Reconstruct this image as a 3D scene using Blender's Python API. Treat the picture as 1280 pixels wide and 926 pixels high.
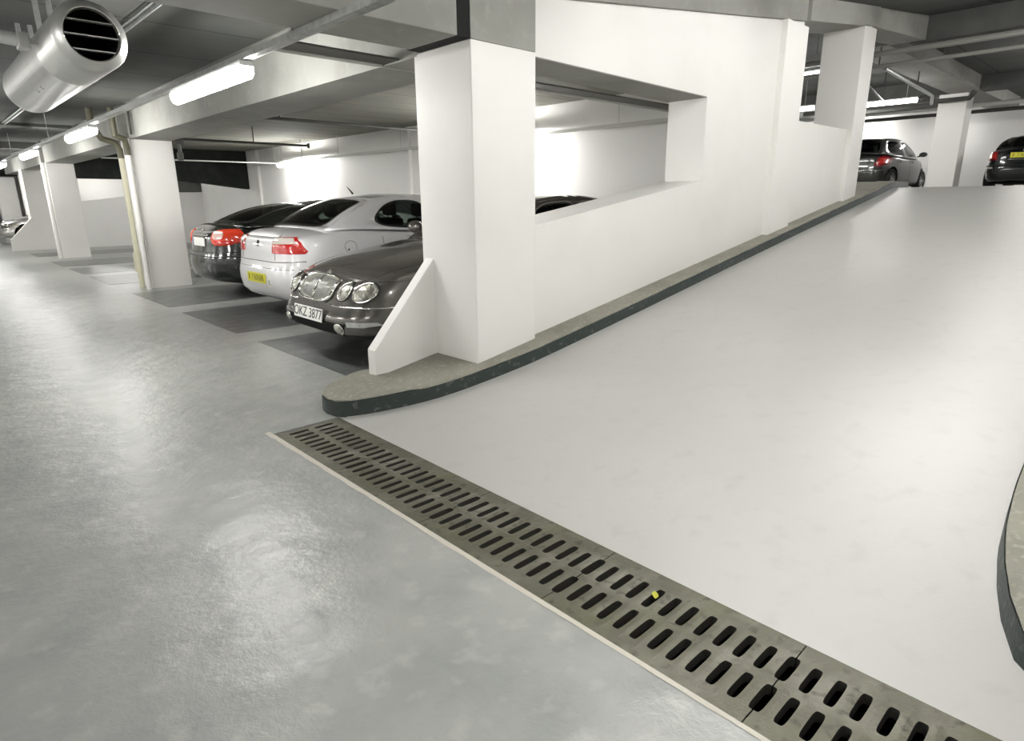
import bpy, bmesh, math, random
from mathutils import Vector, Matrix
from mathutils.bvhtree import BVHTree
PI = math.pi
random.seed(7)
for _o in list(bpy.data.objects):
    bpy.data.objects.remove(_o)
C = bpy.context.scene.collection
SC = bpy.context.scene

# ------------------------------------------------------------------ camera
cd = bpy.data.cameras.new('camera')
cam = bpy.data.objects.new('camera', cd)
C.objects.link(cam)
cd.sensor_width = 36.0
cd.lens = 36.0 * 775.985 / 1280.0
cd.clip_start = 0.05
cd.clip_end = 200
EYE = 1.36
_p, _r, _y = math.radians(15.4585), math.radians(0.50696), math.radians(46.5763)


def _hd(a):
    return Vector((math.sin(a), math.cos(a) * math.sin(_p), math.cos(a) * math.cos(_p)))


def _roll(v):
    return Vector((math.cos(_r) * v.x - math.sin(_r) * v.y, math.sin(_r) * v.x + math.cos(_r) * v.y, v.z))


_X, _Y, _Z = _roll(_hd(_y)), _roll(_hd(_y - PI / 2)), _roll(Vector((0, math.cos(_p), -math.sin(_p))))
cam.matrix_world = Matrix(((_X.x, _X.y, -_X.z, 0), (_Y.x, _Y.y, -_Y.z, 0), (_Z.x, _Z.y, -_Z.z, EYE), (0, 0, 0, 1)))
SC.camera = cam

# ------------------------------------------------------------------ world, exposure
w = bpy.data.worlds.new('world')
SC.world = w
w.use_nodes = True
w.node_tree.nodes['Background'].inputs[0].default_value = (0.9, 0.95, 1.0, 1)
w.node_tree.nodes['Background'].inputs[1].default_value = 0.02
SC.view_settings.view_transform = 'Standard'
SC.view_settings.look = 'None'
SC.view_settings.exposure = 0.88
SC.view_settings.gamma = 1.0
SC.view_settings.use_curve_mapping = False
SC.cycles.use_denoising = True
SC.cycles.max_bounces = 10
SC.cycles.diffuse_bounces = 6
SC.cycles.sample_clamp_indirect = 8.0
LAMP = 40.0          # radiance of the aisle tubes
BAY_LAMP = 78.0
RAMP_LAMP = 40.0
LEFT_FILL = 68.0  # radiance of the added, unseen left row
WALL_LAMP = 110.0
UP_LAMP = 26.0
LAMP_COL = (1.0, 0.988, 0.955)


# ------------------------------------------------------------------ materials
def mat(name, col, rough=0.6, metal=0.0, bump=None, vary=None, coat=0.0, spec=0.5, emit=None, strength=0.0,
        rvary=None, trans=0.0, stretch=None):
    m = bpy.data.materials.new(name)
    m.use_nodes = True
    nt = m.node_tree
    b = nt.nodes['Principled BSDF']
    b.inputs['Base Color'].default_value = (*col, 1)
    b.inputs['Roughness'].default_value = rough
    b.inputs['Metallic'].default_value = metal
    b.inputs['Coat Weight'].default_value = coat
    b.inputs['Coat Roughness'].default_value = 0.05
    b.inputs['Specular IOR Level'].default_value = spec
    b.inputs['Transmission Weight'].default_value = trans
    if emit:
        b.inputs['Emission Color'].default_value = (*emit, 1)
        b.inputs['Emission Strength'].default_value = strength
    tc = nt.nodes.new('ShaderNodeTexCoord')
    src = tc.outputs['Object']
    if stretch:
        mp = nt.nodes.new('ShaderNodeMapping')
        mp.inputs['Scale'].default_value = stretch
        nt.links.new(src, mp.inputs[0])
        src = mp.outputs[0]
    if vary:      # list of (scale, detail, colour2, lo, hi)
        prev = None
        for sc_, det, c2, lo, hi in vary:
            n = nt.nodes.new('ShaderNodeTexNoise')
            n.inputs['Scale'].default_value = sc_
            n.inputs['Detail'].default_value = det
            nt.links.new(src, n.inputs['Vector'])
            mr = nt.nodes.new('ShaderNodeMapRange')
            mr.inputs[1].default_value = lo
            mr.inputs[2].default_value = hi
            nt.links.new(n.outputs[0], mr.inputs[0])
            mx = nt.nodes.new('ShaderNodeMix')
            mx.data_type = 'RGBA'
            nt.links.new(mr.outputs[0], mx.inputs[0])
            if prev is None:
                mx.inputs[6].default_value = (*col, 1)
            else:
                nt.links.new(prev, mx.inputs[6])
            mx.inputs[7].default_value = (*c2, 1)
            prev = mx.outputs[2]
        nt.links.new(prev, b.inputs['Base Color'])
    if rvary:     # (scale, detail, rlo, rhi)
        n = nt.nodes.new('ShaderNodeTexNoise')
        n.inputs['Scale'].default_value = rvary[0]
        n.inputs['Detail'].default_value = rvary[1]
        nt.links.new(src, n.inputs['Vector'])
        mr = nt.nodes.new('ShaderNodeMapRange')
        mr.inputs[1].default_value = 0.35
        mr.inputs[2].default_value = 0.65
        mr.inputs[3].default_value = rvary[2]
        mr.inputs[4].default_value = rvary[3]
        nt.links.new(n.outputs[0], mr.inputs[0])
        nt.links.new(mr.outputs[0], b.inputs['Roughness'])
    if bump:      # list of (scale, detail, strength, distance)
        prev = None
        for sc_, det, st, ds in bump:
            n = nt.nodes.new('ShaderNodeTexNoise')
            n.inputs['Scale'].default_value = sc_
            n.inputs['Detail'].default_value = det
            nt.links.new(src, n.inputs['Vector'])
            bp = nt.nodes.new('ShaderNodeBump')
            bp.inputs['Strength'].default_value = st
            bp.inputs['Distance'].default_value = ds
            nt.links.new(n.outputs[0], bp.inputs['Height'])
            if prev is not None:
                nt.links.new(prev, bp.inputs['Normal'])
            prev = bp.outputs[0]
        nt.links.new(prev, b.inputs['Normal'])
    return m


M = {}
M['epoxy'] = mat('grey_epoxy_floor', (0.315, 0.325, 0.31), 0.31,
                 vary=[(0.55, 4, (0.37, 0.37, 0.35), 0.25, 0.75), (3.5, 6, (0.26, 0.27, 0.26), 0.42, 0.8), (9.0, 9, (0.43, 0.43, 0.41), 0.55, 0.80)],
                 bump=[(2.0, 2, 0.5, 0.03), (7.0, 4, 0.65, 0.012), (40.0, 3, 0.5, 0.003), (140.0, 2, 0.45, 0.0015)])
M['ramp'] = mat('ramp_epoxy', (0.42, 0.415, 0.395), 0.33,
                vary=[(0.5, 3, (0.47, 0.46, 0.44), 0.3, 0.75), (9.0, 5, (0.39, 0.385, 0.365), 0.55, 0.85)],
                bump=[(1.5, 3, 0.25, 0.015), (22.0, 5, 0.2, 0.003), (260.0, 2, 0.45, 0.0018)])
M['bay'] = mat('dark_bay_paint', (0.105, 0.112, 0.108), 0.30,
               vary=[(6.0, 8, (0.21, 0.215, 0.205), 0.48, 0.75)], bump=[(30, 4, 0.3, 0.003)])
M['white'] = mat('white_masonry_paint', (0.80, 0.79, 0.76), 0.55,
                 vary=[(1.2, 5, (0.74, 0.725, 0.69), 0.5, 0.85)], bump=[(25, 5, 0.12, 0.004)])
M['whitewall'] = mat('white_wall_paint', (0.78, 0.77, 0.75), 0.6,
                     vary=[(0.8, 5, (0.71, 0.70, 0.67), 0.5, 0.85)], bump=[(18, 5, 0.15, 0.004)])
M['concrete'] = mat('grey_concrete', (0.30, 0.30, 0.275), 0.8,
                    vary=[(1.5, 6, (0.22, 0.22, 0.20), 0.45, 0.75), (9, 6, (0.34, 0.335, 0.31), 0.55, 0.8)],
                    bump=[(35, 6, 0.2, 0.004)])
M['concrete_dark'] = mat('dark_concrete', (0.06, 0.062, 0.058), 0.85,
                         vary=[(2.0, 6, (0.09, 0.09, 0.08), 0.45, 0.75)], bump=[(35, 6, 0.2, 0.004)])  # beam concrete in a darker tone
M['panel'] = mat('unlit_panel', (0.022, 0.024, 0.022), 1.0, spec=0.1, vary=[(3, 6, (0.035, 0.037, 0.033), 0.45, 0.75)])  # near-black colour stands in for a face that gets no light
M['kerb'] = mat('worn_kerb_concrete', (0.25, 0.24, 0.20), 0.8,
                vary=[(4, 7, (0.20, 0.195, 0.16), 0.45, 0.7), (30, 6, (0.38, 0.36, 0.30), 0.55, 0.8)],
                bump=[(60, 6, 0.5, 0.006)])
M['kerb_face'] = mat('dark_green_kerb_paint', (0.028, 0.040, 0.036), 0.5,
                     vary=[(25, 7, (0.13, 0.14, 0.125), 0.58, 0.75)], bump=[(60, 6, 0.5, 0.006)])
M['iron'] = mat('cast_iron', (0.105, 0.10, 0.070), 0.45, 0.3,
                vary=[(5, 8, (0.19, 0.18, 0.145), 0.46, 0.66), (2.6, 5, (0.085, 0.085, 0.038), 0.5, 0.68), (22, 6, (0.055, 0.052, 0.035), 0.56, 0.72)],
                bump=[(30, 4, 0.5, 0.004), (120, 5, 0.6, 0.0025)])
M['iron_dark'] = mat('grimy_slot_wall', (0.022, 0.021, 0.016), 0.8)
M['pit'] = mat('drain_pit', (0.012, 0.012, 0.011), 0.9)
M['lip'] = mat('pale_grout', (0.55, 0.52, 0.45), 0.6, bump=[(70, 6, 0.6, 0.006)])
M['galv'] = mat('galvanised_steel', (0.55, 0.56, 0.55), 0.38, 0.75, vary=[(20, 4, (0.42, 0.43, 0.42), 0.45, 0.7)])
M['fan'] = mat('brushed_sheet_steel', (0.66, 0.66, 0.645), 0.36, 0.55, vary=[(5, 4, (0.60, 0.60, 0.585), 0.45, 0.7)])
M['black'] = mat('matt_black', (0.004, 0.004, 0.004), 0.7, spec=0.2)
M['darkpipe'] = mat('dark_painted_pipe', (0.05, 0.05, 0.045), 0.5)
M['palepipe'] = mat('pale_conduit', (0.55, 0.55, 0.52), 0.45)
M['midpipe'] = mat('grey_service_pipe', (0.22, 0.22, 0.20), 0.5)
M['cream'] = mat('cream_pipe', (0.60, 0.58, 0.44), 0.45)
M['olive'] = mat('olive_pipe', (0.10, 0.095, 0.06), 0.5)
M['tray'] = mat('cable_tray_dark', (0.09, 0.09, 0.078), 0.55, 0.2)
M['fixture'] = mat('fixture_body', (0.62, 0.63, 0.62), 0.5)
for nm, st in (('aisle', LAMP), ('bay', BAY_LAMP), ('ramp', RAMP_LAMP), ('up', UP_LAMP), ('left', LEFT_FILL), ('far', 19.0), ('upwall', WALL_LAMP)):
    M['tube_' + nm] = mat('lit_tube_' + nm, (0.9, 0.9, 0.9), 0.4, emit=LAMP_COL, strength=st)
M['tyre'] = mat('tyre_rubber', (0.018, 0.018, 0.018), 0.75)
M['rim'] = mat('alloy_rim', (0.55, 0.55, 0.56), 0.3, 0.9)
M['glass'] = mat('tinted_car_glass', (0.25, 0.30, 0.28), 0.03, 0.0, trans=0.85, spec=0.6)
def thin_glass():
    m = M['glass']
    nt = m.node_tree
    nt.nodes.clear()
    out = nt.nodes.new('ShaderNodeOutputMaterial')
    mx = nt.nodes.new('ShaderNodeMixShader')
    tr = nt.nodes.new('ShaderNodeBsdfTransparent'); tr.inputs[0].default_value = (0.50, 0.56, 0.53, 1)
    gl = nt.nodes.new('ShaderNodeBsdfGlossy'); gl.inputs['Roughness'].default_value = 0.03
    fr = nt.nodes.new('ShaderNodeFresnel'); fr.inputs[0].default_value = 1.55
    nt.links.new(fr.outputs[0], mx.inputs[0]); nt.links.new(tr.outputs[0], mx.inputs[1]); nt.links.new(gl.outputs[0], mx.inputs[2])
    nt.links.new(mx.outputs[0], out.inputs[0])


thin_glass()
M['seal'] = mat('window_rubber', (0.012, 0.013, 0.012), 0.35)
M['interior'] = mat('dark_interior', (0.02, 0.024, 0.022), 0.7)
M['trimgrey'] = mat('grey_plastic', (0.05, 0.05, 0.05), 0.45)
M['chrome'] = mat('chrome', (0.85, 0.84, 0.80), 0.10, 1.0)
M['lens'] = mat('clear_lens', (0.50, 0.50, 0.45), 0.14, 0.6, coat=1.0, vary=[(14, 3, (0.24, 0.24, 0.20), 0.45, 0.6)], bump=[(38, 2, 0.8, 0.02)])
M['red'] = mat('red_lens', (0.62, 0.02, 0.015), 0.12, coat=1.0, bump=[(70, 2, 0.4, 0.008)])
M['redorange'] = mat('red_orange_lens', (0.80, 0.06, 0.025), 0.12, coat=1.0)
M['pinklens'] = mat('pale_pink_lens', (0.80, 0.55, 0.50), 0.12, coat=1.0)
M['darkred'] = mat('dark_red_lens', (0.30, 0.008, 0.015), 0.12, coat=1.0)
M['whitelens'] = mat('white_lens', (0.80, 0.74, 0.68), 0.12, coat=1.0)
M['plate_w'] = mat('white_plate', (0.80, 0.80, 0.76), 0.4)
M['plate_y'] = mat('yellow_plate', (0.72, 0.68, 0.03), 0.4)
M['ink'] = mat('plate_ink', (0.02, 0.02, 0.025), 0.5)
M['olive_ink'] = mat('faded_plate_ink', (0.16, 0.14, 0.01), 0.5)
M['grille'] = mat('grille_mesh', (0.33, 0.33, 0.29), 0.35, 0.7)
M['sticker'] = mat('white_sticker', (0.78, 0.78, 0.76), 0.5)
M['leafy'] = mat('yellow_leaf', (0.42, 0.42, 0.03), 0.6)
M['blueband'] = mat('blue_plate_band', (0.03, 0.05, 0.2), 0.5)


def paint(name, col, metal=0.35, rough=0.32):
    return mat(name, col, rough, metal, coat=1.0)


def ceiling_mat(name, col, col2, period, width, axis=1):
    m = mat(name, col, 0.85, vary=[(1.2, 6, col2, 0.4, 0.7)], bump=[(30, 5, 0.15, 0.004)])
    nt = m.node_tree
    b = nt.nodes['Principled BSDF']
    base = b.inputs['Base Color'].links[0].from_socket
    tc = nt.nodes.new('ShaderNodeTexCoord')
    sx = nt.nodes.new('ShaderNodeSeparateXYZ')
    nt.links.new(tc.outputs['Object'], sx.inputs[0])
    md = nt.nodes.new('ShaderNodeMath')
    md.operation = 'PINGPONG'
    md.inputs[1].default_value = period / 2
    nt.links.new(sx.outputs[axis], md.inputs[0])
    lt = nt.nodes.new('ShaderNodeMath')
    lt.operation = 'LESS_THAN'
    lt.inputs[1].default_value = width / 2
    nt.links.new(md.outputs[0], lt.inputs[0])
    mx = nt.nodes.new('ShaderNodeMix')
    mx.data_type = 'RGBA'
    nt.links.new(lt.outputs[0], mx.inputs[0])
    nt.links.new(base, mx.inputs[6])
    mx.inputs[7].default_value = (col[0] * .35, col[1] * .35, col[2] * .35, 1)
    nt.links.new(mx.outputs[2], b.inputs['Base Color'])
    return m


M['ceil'] = ceiling_mat('precast_plank_ceiling', (0.062, 0.065, 0.06), (0.09, 0.09, 0.08), 1.2, 0.03)
M['ceil_bay'] = ceiling_mat('ribbed_bay_ceiling', (0.15, 0.15, 0.125), (0.21, 0.20, 0.165), 0.6, 0.03)
M['ceil_up'] = ceiling_mat('upper_ceiling', (0.055, 0.058, 0.054), (0.08, 0.08, 0.075), 1.2, 0.03)


# ------------------------------------------------------------------ mesh helpers
def link(name, bm, m, parent=None, smooth=False, sharp=None, loc=None):
    me = bpy.data.meshes.new(name)
    bm.normal_update()
    bm.to_mesh(me)
    bm.free()
    ms = m if isinstance(m, (list, tuple)) else [m]
    for x in ms:
        me.materials.append(x)
    if smooth:
        for p in me.polygons:
            p.use_smooth = True
        if sharp is not None:
            try:
                me.set_sharp_from_angle(angle=math.radians(sharp))
            except Exception:
                pass
    o = bpy.data.objects.new(name, me)
    C.objects.link(o)
    if parent:
        o.parent = parent
    if loc:
        o.location = loc
    return o


def tag(o, label=None, cat=None, group=None, kind=None):
    if label: o['label'] = label
    if cat: o['category'] = cat
    if group: o['group'] = group
    if kind: o['kind'] = kind
    return o


def empty(name, loc=(0, 0, 0), rz=0.0):
    o = bpy.data.objects.new(name, None)
    C.objects.link(o)
    o.location = loc
    o.rotation_euler = (0, 0, rz)
    o.empty_display_size = 0.1
    return o


def box(bm, x0, x1, y0, y1, z0, z1, bev=0.0, zf=None):
    """zf: optional (x -> dz) to slope bottom/top"""
    vs = []
    for z in (z0, z1):
        for x, y in ((x0, y0), (x1, y0), (x1, y1), (x0, y1)):
            vs.append(bm.verts.new((x, y, z)))
    fs = [bm.faces.new([vs[i] for i in q]) for q in
          ((3, 2, 1, 0), (4, 5, 6, 7), (0, 1, 5, 4), (1, 2, 6, 5), (2, 3, 7, 6), (3, 0, 4, 7))]
    if bev > 0:
        es = list({e for f in fs for e in f.edges})
        bmesh.ops.bevel(bm, geom=es, offset=bev, segments=2, affect='EDGES', profile=0.5)
    return vs


def prism(bm, pts, axis, a, b, bev=0.0):
    """extrude 2-D polygon pts along axis ('x','y','z') from a to b"""
    def P(u, v, w_):
        return {'y': (u, w_, v), 'x': (w_, u, v), 'z': (u, v, w_)}[axis]
    A = [bm.verts.new(P(u, v, a)) for u, v in pts]
    B = [bm.verts.new(P(u, v, b)) for u, v in pts]
    n = len(pts)
    fs = [bm.faces.new(A), bm.faces.new(B[::-1])]
    for i in range(n):
        fs.append(bm.faces.new((A[i], B[i], B[(i + 1) % n], A[(i + 1) % n])))
    bmesh.ops.recalc_face_normals(bm, faces=fs)
    if bev > 0:
        es = list({e for f in fs for e in f.edges})
        bmesh.ops.bevel(bm, geom=es, offset=bev, segments=2, affect='EDGES', profile=0.5)


def tube(bm, pts, r, n=10, cap=True):
    pts = [Vector(p) for p in pts]
    rings = []
    for i, p in enumerate(pts):
        if i == 0: d = pts[1] - p
        elif i == len(pts) - 1: d = p - pts[i - 1]
        else: d = (pts[i + 1] - p).normalized() + (p - pts[i - 1]).normalized()
        d.normalize()
        up = Vector((0, 0, 1)) if abs(d.z) < 0.9 else Vector((1, 0, 0))
        a = d.cross(up).normalized()
        b = d.cross(a).normalized()
        rr = r[i] if isinstance(r, (list, tuple)) else r
        rings.append([bm.verts.new(p + a * math.cos(t) * rr + b * math.sin(t) * rr) for t in
                      [2 * PI * k / n for k in range(n)]])
    fs = []
    for i in range(len(rings) - 1):
        for k in range(n):
            fs.append(bm.faces.new((rings[i][k], rings[i][(k + 1) % n], rings[i + 1][(k + 1) % n], rings[i + 1][k])))
    if cap:
        fs.append(bm.faces.new(rings[0][::-1]))
        fs.append(bm.faces.new(rings[-1]))
    bmesh.ops.recalc_face_normals(bm, faces=fs)


def lathe(bm, prof, axis='y', n=32, centre=(0, 0, 0)):
    """prof: list of (r, h)"""
    cx, cy, cz = centre
    rings = []
    for r, h in prof:
        ring = []
        for k in range(n):
            t = 2 * PI * k / n
            u, v = r * math.cos(t), r * math.sin(t)
            if axis == 'y': p = (cx + u, cy + h, cz + v)
            elif axis == 'x': p = (cx + h, cy + u, cz + v)
            else: p = (cx + u, cy + v, cz + h)
            ring.append(bm.verts.new(p))
        rings.append(ring)
    fs = []
    for i in range(len(rings) - 1):
        for k in range(n):
            fs.append(bm.faces.new((rings[i][k], rings[i][(k + 1) % n], rings[i + 1][(k + 1) % n], rings[i + 1][k])))
    return rings, fs


def boxobj(name, dims, m, parent=None, bev=0.0, kind=None):
    bm = bmesh.new()
    box(bm, *dims, bev=bev)
    o = link(name, bm, m, parent)
    if kind: o['kind'] = kind
    return o


K = 0.16
X0 = 1.8
XC = 11.02
ZU = K * (XC - X0)       # upper level floor height


def rz(x):
    return 0.0 if x < X0 else (K * (x - X0) if x < XC else ZU)


# ------------------------------------------------------------------ floors and ramp
FX = -5.6
bm = bmesh.new()
def quad(bm, *ps):
    return bm.faces.new([bm.verts.new(p) for p in ps])
box(bm, FX, 1.367, -7, 44, -0.2, 0)
box(bm, 1.367, 1.80, 3.555, 44, -0.2, 0)
box(bm, 1.367, 1.80, -7, -0.95, -0.2, 0)
box(bm, 1.80, 7.6, 3.5, 44, -0.2, 0)
fl = link('floor', bm, M['epoxy']); tag(fl, 'glossy grey painted garage floor', kind='structure')
bm = bmesh.new()
N = 40
for k, (ya, yb) in enumerate(((-7, 0.30), (0.30, 3.5))):
    prism(bm, [(X0, -0.2), (XC, -0.2), (XC, ZU)] + [(X0 + (XC - X0) * t, K * (XC - X0) * t - 0.0) for t in (0.5,)] + [(X0, 0)], 'y', ya, yb)
tag(link('ramp', bm, M['ramp']), kind='structure')
bm = bmesh.new()
box(bm, XC, 25.2, -7, 16, ZU - 0.25, ZU)
box(bm, 7.8, XC, 3.7, 16, ZU - 0.25, ZU)
tag(link('floor', bm, M['ramp']), kind='structure')
# drain pit
bm = bmesh.new()
box(bm, 1.36, 1.81, -0.96, 3.56, -0.42, -0.36)
box(bm, 1.355, 1.368, -0.95, 3.56, -0.42, -0.036)
box(bm, 1.797, 1.81, -0.95, 3.56, -0.42, -0.036)
box(bm, 1.36, 1.81, 3.55, 3.57, -0.42, -0.036)
tag(link('drain_channel', bm, M['pit']), kind='structure')
# dark bay markings, worn paint a hair above the floor
bays = [(4.22, 6.16), (6.73, 8.56), (9.13, 10.98), (12.45, 14.1), (14.7, 16.2), (16.8, 18.5), (20.4, 22.0), (24.2, 26.5)]
for y0, y1 in bays:
    bm = bmesh.new()
    box(bm, 2.33, 7.3, y0, y1, 0.0, 0.003)
    tag(link('bay_marking', bm, M['bay']), kind='structure')
bm = bmesh.new()
pts = []
for i in range(60):
    y = -0.95 + i * (3.6 + 0.95) / 59
    pts.append((1.367 - 0.010 - 0.014 * y / 3.6 * (1 + .5 * random.random()) - 0.004 * random.random(), y))
vs = [bm.verts.new((1.3675, y, 0.004)) for _, y in pts]
v2 = [bm.verts.new((x, y, 0.0015)) for x, y in pts]
for i in range(59):
    bm.faces.new((vs[i], v2[i], v2[i + 1], vs[i + 1]))
bmesh.ops.recalc_face_normals(bm, faces=bm.faces[:])
tag(link('trim_1', bm, M['lip']), kind='structure')

# ------------------------------------------------------------------ drain grates
PITCH = 0.745 / 11


def slot_cell(bm, xa, xb, ya, yb, scx, scy, sl, sw, t0, t1, n, z):
    """plate cell around a rounded slot (scx,scy), half length sl in x, half width sw in y"""
    outer, inner, deep = [], [], []
    for k in range(n + 1):
        t = t0 + (t1 - t0) * k / n
        c, s = math.cos(t), math.sin(t)
        # inner stadium
        rr = sw
        dx = sl - sw
        # map angle to stadium by superellipse-like sweep
        e = 0.22
        ix = scx + math.copysign(abs(c) ** 0.45, c) * sl
        iy = scy + math.copysign(abs(s) ** 0.45, s) * sw
        hx = (xb - scx) if c >= 0 else (scx - xa)
        hy = (yb - scy) if s >= 0 else (scy - ya)
        if hy < 1e-6: hy = 1e-6
        q = 1.0 / max(abs(c), abs(s))
        ox = scx + max(-1, min(1, c * q)) * hx
        oy = scy + max(-1, min(1, s * q)) * hy
        outer.append(bm.verts.new((ox, oy, z)))
        inner.append(bm.verts.new((ix, iy, z - 0.002)))
        deep.append(bm.verts.new((scx + (ix - scx) * .93, scy + (iy - scy) * .8, z - 0.034)))
    for k in range(n):
        bm.faces.new((outer[k], outer[k + 1], inner[k + 1], inner[k]))
        bm.faces.new((inner[k], inner[k + 1], deep[k + 1], deep[k])).material_index = 1


def make_grate():
    bm = bmesh.new()
    z = 0.0
    Lg = 0.745 - 0.004
    rows = [((0.03, 0.218), (0.1315, 0.062)), ((0.218, 0.40), (0.2925, 0.062))]
    for (xa, xb), (sx, sl) in rows:
        h = PITCH / 2
        slot_cell(bm, xa, xb, 0.002, h, sx, 0.002, sl, 0.0165, 0, PI, 16, z)
        for j in range(1, 11):
            y = j * PITCH
            slot_cell(bm, xa, xb, y - h, y + h, sx, y, sl, 0.0155, 0, 2 * PI, 24, z)
        slot_cell(bm, xa, xb, 0.745 - h, 0.743, sx, 0.743, sl, 0.0165, PI, 2 * PI, 16, z)
    box(bm, 0.002, 0.03, 0.002, 0.743, -0.035, z)
    box(bm, 0.40, 0.4325, 0.002, 0.743, -0.035, z)
    bmesh.ops.remove_doubles(bm, verts=bm.verts[:], dist=1e-5)
    bmesh.ops.recalc_face_normals(bm, faces=bm.faces[:])
    return bm


glabels = ['rusty cast iron drain grate section at the bottom edge of the picture',
           'cast iron drain grate section just past the wide broken joint',
           'cast iron drain grate section with a yellow leaf on it',
           'middle cast iron drain grate section beside the ramp foot',
           'cast iron drain grate section second from the kerb tip',
           'farthest cast iron drain grate section, beside the rounded kerb tip']
proto = link('drain_grate', make_grate(), [M['iron'], M['iron_dark']])
ys = [0.565 + 0.745 * k for k in (-2, -1, 0, 1, 2, 3)]
for i, y in enumerate(ys):
    g = proto if i == 0 else proto.copy()
    if i: C.objects.link(g)
    g.location = (1.3675, y, 0.0)
    tag(g, glabels[i], 'drain grate', 'drain grate sections across the ramp foot')
bm = bmesh.new()
for i in range(7):
    a = i / 6
    wv = 0.012 * math.sin(PI * a) + 0.002
    bm.verts.new((1.655 + 0.035 * a, 1.03 + 0.02 * a - wv, 0.004 + 0.004 * math.sin(3 * a)))
    bm.verts.new((1.655 + 0.035 * a, 1.03 + 0.02 * a + wv, 0.006))
bm.verts.ensure_lookup_table()
for i in range(6):
    bm.faces.new((bm.verts[2 * i], bm.verts[2 * i + 1], bm.verts[2 * i + 3], bm.verts[2 * i + 2]))
tag(link('leaf', bm, M['leafy']), 'tiny yellow leaf lying on the drain grate', 'leaf')


# ------------------------------------------------------------------ kerb islands
def kerb(name, outer, inner, zh, label):
    """outer: road side path, inner: far side path (both from tip onward). top follows the ramp"""
    root = empty(name, (outer[0][0], outer[0][1], 0))
    ring = outer + inner[::-1]
    n = len(ring)
    def tz(x): return rz(x) + zh(x)
    off = Vector((outer[0][0], outer[0][1], 0))
    cx = [sum(p[i] for p in ring) / n for i in (0, 1)]
    bm = bmesh.new()
    no = len(outer)
    # top surface: strip between outer and inner resampled
    def resample(path, m_):
        d = [0]
        for a, b in zip(path, path[1:]): d.append(d[-1] + math.dist(a, b))
        res = []
        for k in range(m_ + 1):
            t = d[-1] * k / m_
            for i in range(len(path) - 1):
                if d[i + 1] >= t - 1e-9:
                    u = (t - d[i]) / max(1e-9, d[i + 1] - d[i])
                    res.append((path[i][0] + (path[i + 1][0] - path[i][0]) * u, path[i][1] + (path[i + 1][1] - path[i][1]) * u))
                    break
        return res
    m_ = 120
    O, I = resample(outer, m_), resample(inner, m_)
    rows = []
    for o, i in zip(O, I):
        row = []
        for j in range(7):
            u = [0.0, 0.03, 0.1, 0.3, 0.6, 0.9, 1.0][j]
            x, y = o[0] + (i[0] - o[0]) * u, o[1] + (i[1] - o[1]) * u
            dz = -0.014 if j == 0 else (-0.003 if j == 1 else 0)
            row.append(bm.verts.new((x - off.x, y - off.y, tz(x) + dz)))
        rows.append(row)
    for a, b in zip(rows, rows[1:]):
        for j in range(6):
            if (a[j].co - a[j + 1].co).length < 1e-7 and (b[j].co - b[j + 1].co).length < 1e-7: continue
            bm.faces.new((a[j], b[j], b[j + 1], a[j + 1]))
    # inner side skirt
    lo = [bm.verts.new((r[6].co.x, r[6].co.y, -0.1)) for r in rows]
    for k in range(len(rows) - 1):
        bm.faces.new((rows[k][6], rows[k + 1][6], lo[k + 1], lo[k]))
    bmesh.ops.remove_doubles(bm, verts=bm.verts[:], dist=1e-5)
    bmesh.ops.recalc_face_normals(bm, faces=bm.faces[:])
    link('kerb_top', bm, M['kerb'], root, smooth=True, sharp=40)
    bm = bmesh.new()
    prev = None
    # painted face runs round the tip on both sides
    path = I[:14][::-1] + O[1:]
    for i, o in enumerate(path):
        wob = 0.004 * math.sin(i * 2.1) + 0.003 * math.sin(i * 5.3)
        col = [bm.verts.new((o[0] - off.x, o[1] - off.y, tz(o[0]) - 0.016 + wob * .5)),
               bm.verts.new((o[0] - off.x, o[1] - off.y, rz(o[0]) - 0.02))]
        # push slightly outwards
        j0, j1 = path[max(0, i - 1)], path[min(len(path) - 1, i + 1)]
        t = Vector((j1[0] - j0[0], j1[1] - j0[1], 0))
        if t.length > 0:
            t.normalize()
            nrm = Vector((t.y, -t.x, 0))
            s = 1 if (nrm.x * (o[0] - cx[0]) + nrm.y * (o[1] - cx[1])) > 0 else -1
            for v in col:
                v.co += nrm * s * 0.004
            col[1].co += nrm * s * 0.006
        if prev: bm.faces.new((prev[0], prev[1], col[1], col[0]))
        prev = col
    bmesh.ops.recalc_face_normals(bm, faces=bm.faces[:])
    f = link('painted_face', bm, M['kerb_face'], root, smooth=True)
    f['label'] = 'dark green painted kerb face'
    tag(root, label, 'kerb')
    return root


outer = [(1.86, 3.84), (1.80, 3.75), (1.785, 3.64), (1.81, 3.55), (1.88, 3.47), (2.0, 3.38), (2.15, 3.29), (2.32, 3.21), (2.5, 3.16), (2.75, 3.12),
         (3.1, 3.08), (3.6, 3.075), (4.5, 3.08), (6, 3.10), (8, 3.12), (10, 3.13), (11.0, 3.14), (11.8, 3.16), (12.1, 3.30), (12.2, 3.6), (12.2, 4.2)]
inner = [(1.86, 3.84), (1.93, 3.88), (2.05, 3.90), (2.2, 3.905), (2.5, 3.905), (3.0, 3.9), (3.5, 3.9), (4.5, 3.85), (6, 3.8), (8, 3.8), (10, 3.9),
         (10.8, 4.2), (10.8, 4.6)]
kerb('kerb', outer, inner, lambda x: 0.115 if x < 2.2 else 0.10, 'long pale topped kerb with dark green face curving up the ramp under the white wall')
outer2 = [(2.30, -0.22), (2.10, -0.10), (2.04, 0.02), (2.10, 0.09), (2.25, 0.15), (2.40, 0.19), (2.60, 0.227), (2.9, 0.252), (3.3, 0.265), (5, 0.275), (8, 0.28), (11, 0.28)]
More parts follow.
